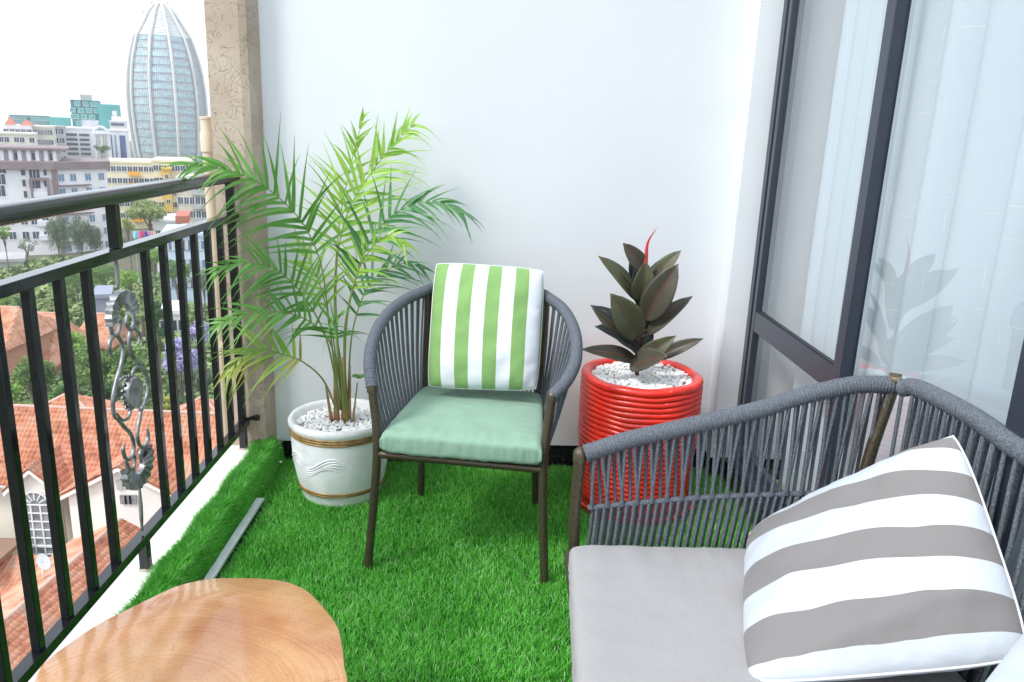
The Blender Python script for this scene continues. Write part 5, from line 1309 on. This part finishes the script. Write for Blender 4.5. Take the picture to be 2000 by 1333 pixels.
def rubber():
    e = empty("rubber_plant", (RC[0], RC[1], .5)); tag(e, "rubber plant with broad bronze and dark leaves and a red shoot", "plant")
    Y0 = RC[1]
    st_ = aty(1245, 735, Y0); tp = aty(1262, 520, Y0)
    mb = MB(); mb.tube(catmull([(st_.x, Y0, .47), aty(1246, 650, Y0), aty(1254, 580, Y0), tp], 5), .008, 8); mb.build("stem", mat("bronze_stem", (.10, .05, .03), rough=.6), e, True)
    f = (0, -.85, .5)
    LV = [((1259, 530), .0, (1219, 478), -.02, (0.45, -.75, -.2), 34, RL_B, .05), ((1238, 582), .0, (1172, 505), -.03, (.5, -.6, .3), 38, RL_O, .06), ((1238, 575), .01, (1178, 507), .02, (.5, -.2, .8), 40, RL_D, .06),
          ((1278, 545), .0, (1327, 493), -.02, (-.4, -.75, .3), 30, RL_O, .07), ((1262, 622), -.01, (1321, 522), -.06, (-.35, -.9, .1), 58, RL_B, .05), ((1247, 585), -.01, (1261, 515), -.04, (.1, -1, .1), 46, RL_O, .08), ((1262, 570), .0, (1285, 528), -.03, (-.1, -1, .2), 44, RL_B, .06),
          ((1244, 655), -.03, (1195, 578), -.10, (.15, -1, .1), 62, RL_O, .07), ((1268, 652), .0, (1348, 583), -.02, (-.3, -.75, .5), 32, RL_B, .10), ((1246, 680), .0, (1158, 601), -.04, (.35, -.6, .7), 40, RL_D, .10), ((1247, 684), -.02, (1160, 604), -.06, (.0, -.95, -.2), 20, RL_B, .10),
          ((1245, 692), -.02, (1166, 641), -.08, (.3, -.6, .8), 52, RL_D, .12), ((1240, 706), -.03, (1141, 684), -.10, (.0, -.8, .6), 32, RL_B, .10), ((1247, 705), -.03, (1316, 659), -.10, (0, -.9, .4), 38, RL_O, .10), ((1276, 702), -.03, (1368, 664), -.06, (-.1, -.85, .5), 27, RL_B, .08),
          ((1234, 716), -.06, (1300, 697), -.16, (0.05, -.75, .65), 50, RL_B, .04), ((1272, 552), .03, (1321, 503), .04, (-.5, -.3, .8), 40, RL_D, .06), ((1243, 560), .03, (1230, 515), .03, (.3, -.8, .3), 28, RL_D, .05), ((1270, 640), .03, (1300, 560), .05, (-.6, -.5, .5), 34, RL_D, .05), ((1252, 690), .02, (1272, 640), .03, (-.3, -.8, .4), 34, RL_D, .08), ((1244, 600), .01, (1185, 520), .02, (.5, -.3, .7), 38, RL_D, .06), ((1262, 560), .02, (1318, 500), .03, (-.5, -.3, .7), 34, RL_D, .06), ((1246, 690), .02, (1190, 622), .04, (.3, -.6, .5), 44, RL_D, .08), ((1258, 600), .02, (1240, 530), .02, (.1, -.9, .2), 36, RL_D, .06), ((1256, 660), .03, (1310, 590), .06, (-.3, -.8, .3), 34, RL_D, .08)]
    for (b_, yb, t_, yt, nn, w_, m_, ar) in LV:
        B = aty(b_[0], b_[1], Y0 + yb); T_ = aty(t_[0], t_[1], Y0 + yt); dv = (T_ - B) * .06; bigleaf(B - dv, T_ + dv, nn, w_ * .00178, m_, e, ar, .42)
        if (B.xy - Vector((st_.x, Y0))).length > .012:
            mb = MB(); q = Vector((st_.x + (tp.x - st_.x) * min(1, max(0, (B.z - .47) / (tp.z - .47))), Y0, max(.49, B.z - .015))); mb.tube([q, B], .003, 6); mb.build("leaf_stalk", mat("bronze_stem", (.1, .05, .03)), e, True)
    RED = mat("red_bud_sheath", (.55, .03, .04), rough=.35)
    P = catmull([aty(1260, 530, Y0 - .01), aty(1262, 500, Y0 - .01), aty(1266, 472, Y0 - .01), aty(1283, 446, Y0 - .02)], 6); n = len(P)
    mb = MB(); mb.tube(P, [.0085 * (1 - (i / (n - 1)) ** 1.3) + .0006 for i in range(n)], 8); mb.build("shoot", RED, e, True)
rubber()

# ---- areca palm
def palm():
    e = empty("areca_palm", (-.565, 2.755, .28)); tag(e, "tall feathery areca palm with arching fronds in the white planter", "plant")
    PM = {}
    def pm(k, a, b_):
        M = mat("palm_leaflet_" + k, a, rough=.38, spec=.55, col2=b_, vscale=9, trans=.3); return M
    MG = pm("green", (.10, .29, .05), (.18, .42, .08)); ML = pm("light", (.22, .44, .06), (.36, .58, .09)); MD = pm("deep", (.06, .20, .07), (.11, .30, .10)); MY = pm("yellowing", (.22, .38, .07), (.42, .44, .08))
    STM = mat("green_palm_stem", (.15, .27, .05), rough=.45, col2=(.24, .22, .07), vscale=5); SH = mat("brown_stem_sheath", (.30, .10, .05), rough=.4, col2=(.28, .26, .07), vscale=11)
    cv = lambda q, y: aty(320 + q[0] / 1.8516, 180 + q[1] / 1.8516, y)
    g_ = random.Random(12)
    F_ = [  # points (crop px), y depths, t where leaflets start, number per side, max len, mat, width
     ([(640, 1150), (600, 860), (572, 640), (515, 495), (430, 395), (330, 322), (200, 275), (70, 262)], [2.76, 2.76, 2.75, 2.73, 2.69, 2.64, 2.58, 2.52], .44, 25, .225, MG, .0085),
     ([(655, 1150), (625, 850), (628, 600), (672, 420), (770, 265), (850, 170), (905, 115)], [2.77, 2.80, 2.83, 2.86, 2.89, 2.9, 2.9], .44, 24, .245, ML, .0085),
     ([(650, 1150), (618, 800), (632, 500), (668, 300), (700, 170), (725, 75)], [2.78, 2.82, 2.86, 2.9, 2.92, 2.93], .55, 12, .16, ML, .0070),
     ([(660, 1150), (655, 850), (715, 610), (790, 480), (880, 415), (990, 400), (1085, 440)], [2.76, 2.77, 2.78, 2.78, 2.77, 2.75, 2.72], .40, 22, .20, MD, .0085),
     ([(640, 1150), (590, 900), (520, 760), (445, 670), (370, 628), (270, 618), (175, 650)], [2.74, 2.72, 2.69, 2.66, 2.62, 2.58, 2.55], .40, 19, .17, MG, .0080),
     ([(635, 1150), (610, 930), (540, 840), (450, 800), (360, 795), (260, 815), (180, 850)], [2.73, 2.68, 2.64, 2.6, 2.57, 2.54, 2.52], .42, 17, .15, MG, .0075),
     ([(625, 1150), (575, 1040), (500, 975), (430, 950), (350, 930), (280, 960), (230, 1020)], [2.72, 2.66, 2.62, 2.6, 2.58, 2.56, 2.54], .40, 15, .17, MY, .0080),
     ([(665, 1150), (680, 880), (735, 710), (800, 650), (870, 620), (945, 640)], [2.77, 2.80, 2.84, 2.87, 2.89, 2.9], .42, 16, .15, MD, .0070),
     ([(650, 1150), (640, 980), (625, 880), (618, 830), (640, 810)], [2.72, 2.66, 2.60, 2.55, 2.48], .55, 10, .17, MG, .0085),
     ([(648, 1150), (610, 880), (565, 700), (520, 600), (480, 540)], [2.78, 2.80, 2.82, 2.84, 2.85], .52, 10, .17, ML, .0075),
     ([(655, 1150), (660, 850), (700, 660), (755, 560), (820, 520), (880, 560)], [2.74, 2.72, 2.70, 2.68, 2.66, 2.64], .50, 13, .15, ML, .0070),
    ]
    total = 0
    for fi, (pts, ys, ts, cnt, Lm, m_, wd) in enumerate(F_):
        P = catmull([cv(q, y) for q, y in zip(pts, ys)], 10); n = len(P); P = resample(P, 80)
        fr = MB(); fr.tube(P, [.0036 * (1 - i / 85) + .0006 for i in range(80)], 7)
        fo = fr.build("frond", STM, e, True)
        loose = MB()
        Lm *= 1.30; wd *= .80; ts += .08
        for k in range(cnt):
            t = ts + (1 - ts) * (k + .5) / cnt; i = min(78, int(t * 79)); c = P[i]; tg = (P[min(79, i + 2)] - P[max(0, i - 2)]).normalized()
            vn = Vector((g_.uniform(-.1, .1), -.75, .6)).normalized()
            sdv = tg.cross(vn).normalized(); nv = sdv.cross(tg).normalized()
            q = (t - ts) / (1 - ts); Ln0 = Lm * (.55 + .45 * math.sin(PI * min(1, q * 1.15 + .12))) * (1 - .35 * q ** 3)
            for s_ in (-1, 1):
                Ln = Ln0 * g_.uniform(.82, 1.12); al = math.radians(60 - 40 * q + g_.uniform(-13, 13))
                d = tg * math.cos(al) + sdv * s_ * math.sin(al) + nv * g_.uniform(-.12, .45); d.normalize()
                b0 = c + tg * g_.uniform(-.003, .003)
                dr = g_.uniform(.10, .42) * Ln * (1 + .9 * q)
                LP = []
                for j in range(7):
                    x = j / 6; p_ = b0 + d * Ln * x + Vector((0, 0, -dr * x * x * (1.0 if d.z < .5 else .6)))
                    if p_.y > 3.0: p_.y = 3.0 - (p_.y - 3.0) * .2
                    LP.append(p_)
                wv = d.cross(nv if abs(d.dot(nv)) < .9 else tg).normalized(); tw = g_.uniform(-.5, .5); wv = (wv + nv * tw).normalized()
                V = []; 
                for j, p_ in enumerate(LP):
                    x = j / 6; w_ = wd * (.55 + .45 * math.sin(PI * min(1, x * 1.3 + .15))) * (1 - x ** 1.8) * g_.uniform(.95, 1.05) + .0003
                    up = wv.cross(d).normalized()
                    V += [p_ - wv * w_ + up * w_ * .35, p_, p_ + wv * w_ + up * w_ * .35]
                Fq = [(j * 3 + a, j * 3 + a + 1, j * 3 + a + 4, j * 3 + a + 3) for j in range(6) for a in range(2)]
                if total < 300:
                    me = bpy.data.meshes.new("leaflet"); me.from_pydata([tuple(v) for v in V], [], Fq); mm = m_
                    if m_ is MY and g_.random() < .45: mm = ML
                    me.materials.append(mm); me.polygons.foreach_set("use_smooth", [True] * len(Fq)); me.update()
                    o = bpy.data.objects.new("leaflet", me); COL.objects.link(o); o.parent = fo; o.matrix_parent_inverse = Matrix.Identity(4); total += 1
                else: loose.add(V, Fq)
        if loose.v:
            o = loose.build("small_leaflets", m_, None, True); o.parent = fo; o['kind'] = 'stuff'
    for (q0, q1, y, r0) in (((655, 1158), (650, 960), 2.755, .0125), ((625, 1158), (618, 1000), 2.745, .010), ((668, 1155), (672, 990), 2.77, .008), ((607, 1150), (585, 1060), 2.735, .006), ((683, 1150), (700, 1050), 2.75, .004)):
        A = cv(q0, y); B = cv(q1, y); A.z = min(A.z, .285); mb = MB(); mb.tube([A, A.lerp(B, .15), A.lerp(B, .6), B], [r0 * 1.25, r0 * 1.1, r0 * .8, r0 * .55], 10); mb.build("cane", SH, e, True)
    c = cv((708, 1035), 2.74)
    for a in range(9):
        an = a * .9; d = Vector((math.cos(an) * .03, -.01 + math.sin(an) * .02, .012)); bigleaf(c, c + d, (0, -.4, .9), .016, MG, e, .1, .2, "small_leaf")
palm()

# ---- the air: haze round the whole scene
b = MB(); b.box((-900, -700, GZ - 2), (300, 1100, 95)); HZ = bpy.data.materials.new("pale_haze"); HZ.use_nodes = True
HZ.node_tree.nodes.remove(HZ.node_tree.nodes["Principled BSDF"]); pv = HZ.node_tree.nodes.new("ShaderNodeVolumePrincipled")
pv.inputs["Color"].default_value = (.96, .98, 1, 1); pv.inputs["Density"].default_value = .0005; pv.inputs["Anisotropy"].default_value = .2
HZ.node_tree.links.new(pv.outputs[0], HZ.node_tree.nodes["Material Output"].inputs["Volume"])
tag(b.build("haze", HZ), kind="stuff")
# ---- sliding window, curtain, room
def window():
    e = empty("sliding_window", (.99, 2.0, .09)); tag(e, "tall sliding window with dark navy aluminium frame along the right side", "window")
    def bx_(nm, a, b_, m_=FRAME, bv=.002): mb = MB(); mb.box(a, b_); o = mb.build(nm, m_, e); return bevel(o, bv) if bv else o
    zt = 2.5
    bx_("jamb", (.985, 2.935, .09), (1.045, 2.972, zt)); bx_("jamb_track", (.993, 2.915, .13), (1.04, 2.9345, zt - .04), RUBBER, 0); bx_("stile", (.985, 2.885, .13), (1.012, 2.9145, zt - .04))
    bx_("mullion", (.965, 2.072, .13), (.998, 2.122, zt - .04)); bx_("gasket", (.9985, 2.074, .13), (1.004, 2.12, zt - .04), RUBBER, 0);
    bx_("transom", (.986, 2.1225, .650), (1.008, 2.8845, .728)); bx_("gasket", (.990, 2.1225, .7285), (1.004, 2.8845, .733), RUBBER, 0)
    bx_("bottom_rail", (.986, 2.1225, .13), (1.01, 2.8845, .19)); bx_("sill_rail", (.965, -.6, .09), (1.045, 2.9345, .1295)); bx_("head_rail", (.965, -.6, zt - .04), (1.045, 2.972, zt))
    bx_("mullion", (.975, 1.335, .13), (1.0, 1.385, zt - .04)); bx_("mullion", (.975, .55, .13), (1.0, .6, zt - .04)); bx_("jamb", (.975, -.6, .13), (1.04, -.55, zt - .04))
    def pane(y0, y1, z0, z1, x): mb = MB(); mb.add([(x, y0, z0), (x, y1, z0), (x, y1, z1), (x, y0, z1)], [(0, 1, 2, 3)]); mb.build("pane", GLASS, e)
    pane(2.1225, 2.8845, .733, zt - .04, .998); pane(2.1225, 2.8845, .19, .65, .998); pane(1.385, 2.072, .13, zt - .04, .990); pane(.6, 1.335, .13, zt - .04, .990); pane(-.55, .55, .13, zt - .04, .990)
    b = MB(); b.box((.955, -.8, 0), (1.10, 2.975, .089)); tag(b.build("threshold", BLACKSTONE), kind="structure")
window()
def curtain():
    M = mat("sheer_white_curtain", (.80, .86, .90), rough=.8)
    n = M.node_tree; t = N(M, "ShaderNodeTexCoord")
    def threads(sc, lo, hi):
        mp = N(M, "ShaderNodeMapping"); mp.inputs["Scale"].default_value = sc; L(M, t.outputs["Object"], mp.inputs[0])
        z = N(M, "ShaderNodeTexNoise", i_Scale=1.0, i_Detail=1.0); L(M, mp.outputs[0], z.inputs["Vector"]); r = ramp(M, [(lo, (0, 0, 0)), (hi, (1, 1, 1))]); L(M, z.outputs["Fac"], r.inputs[0]); return r
    a, b_ = threads((1, 9, 240), .70, .76), threads((1, 260, 7), .71, .77)
    mx_ = N(M, "ShaderNodeMath", operation='MAXIMUM'); L(M, a.outputs[0], mx_.inputs[0]); L(M, b_.outputs[0], mx_.inputs[1])
    cm = N(M, "ShaderNodeMix", data_type='RGBA'); cm.inputs["A"].default_value = (.69, .785, .85, 1); cm.inputs["B"].default_value = (.86, .92, .95, 1); L(M, mx_.outputs[0], cm.inputs["Factor"]); L(M, cm.outputs["Result"], bsdf(M).inputs["Base Color"])
    tr = n.nodes.new("ShaderNodeBsdfTranslucent"); L(M, cm.outputs["Result"], tr.inputs[0]); tp = n.nodes.new("ShaderNodeBsdfTransparent")
    m1 = n.nodes.new("ShaderNodeMixShader"); m1.inputs[0].default_value = .22; L(M, bsdf(M).outputs[0], m1.inputs[1]); L(M, tr.outputs[0], m1.inputs[2])
    m2 = n.nodes.new("ShaderNodeMixShader"); m2.inputs[0].default_value = .05; L(M, m1.outputs[0], m2.inputs[1]); L(M, tp.outputs[0], m2.inputs[2]); L(M, m2.outputs[0], n.nodes["Material Output"].inputs[0])
    e = empty("sheer_curtain", (1.12, 1.2, 0)); tag(e, "sheer white curtain with soft folds behind the sliding window", "curtain")
    V = []; N1 = 520; N2 = 14
    for j in range(N2 + 1):
        z = .10 + 2.4 * j / N2
        for i in range(N1 + 1):
            y = -.5 + 3.28 * i / N1
            ph = y * PI / .135 + 1.1 * math.sin(y * 5.1) + .1 * math.sin(z * 2 + y * 3)
            x = 1.15 - (.052 + .022 * math.sin(y * 3.7 + 1)) * abs(math.sin(ph)) ** .7 + .006 * math.sin(2.3 * ph + z) + .02 * math.sin(y * 2.1)
            V.append((x, y + .012 * math.cos(ph) , z))
    k = N1 + 1; Fq = [(j * k + i, j * k + i + 1, (j + 1) * k + i + 1, (j + 1) * k + i) for j in range(N2) for i in range(N1)]
    o = npmesh("cloth", V, Fq, M, smooth=True); o.parent = e; o.matrix_parent_inverse = Matrix.Translation((-1.12, -1.2, 0))
    mb = MB(); mb.tube([(1.12, -.6, 2.52), (1.12, 2.9, 2.52)], .012, 8); mb.build("curtain_rod", ALU, e)
curtain()
IW = mat("room_wall_paint", (.66, .68, .68), rough=.7, var=.02)
b = MB(); b.box((1.3, 2.976, .0), (4.5, 3.1, 2.7)); b.box((4.5, -1.2, 0), (4.6, 3.1, 2.7)); b.box((1.1, -1.3, 0), (4.6, -1.2, 2.7)); tag(b.build("room_wall", IW), "pale interior wall seen through the glass", "wall", kind="structure")
b = MB(); b.box((1.1, -1.2, -.1), (4.5, 2.97, .0)); tag(b.build("room_floor", mat("beige_floor_tile", (.5, .46, .42), rough=.3)), kind="structure")
b = MB(); b.box((1.05, -1.3, 2.7), (4.6, 3.1, 2.8)); tag(b.build("room_ceiling", IW), kind="structure")
b = MB(); b.box((.96, -1.2, 2.5), (1.1, 2.97, 2.8)); tag(b.build("lintel", TRIM), "white wall strip over the sliding window", "wall", kind="structure")
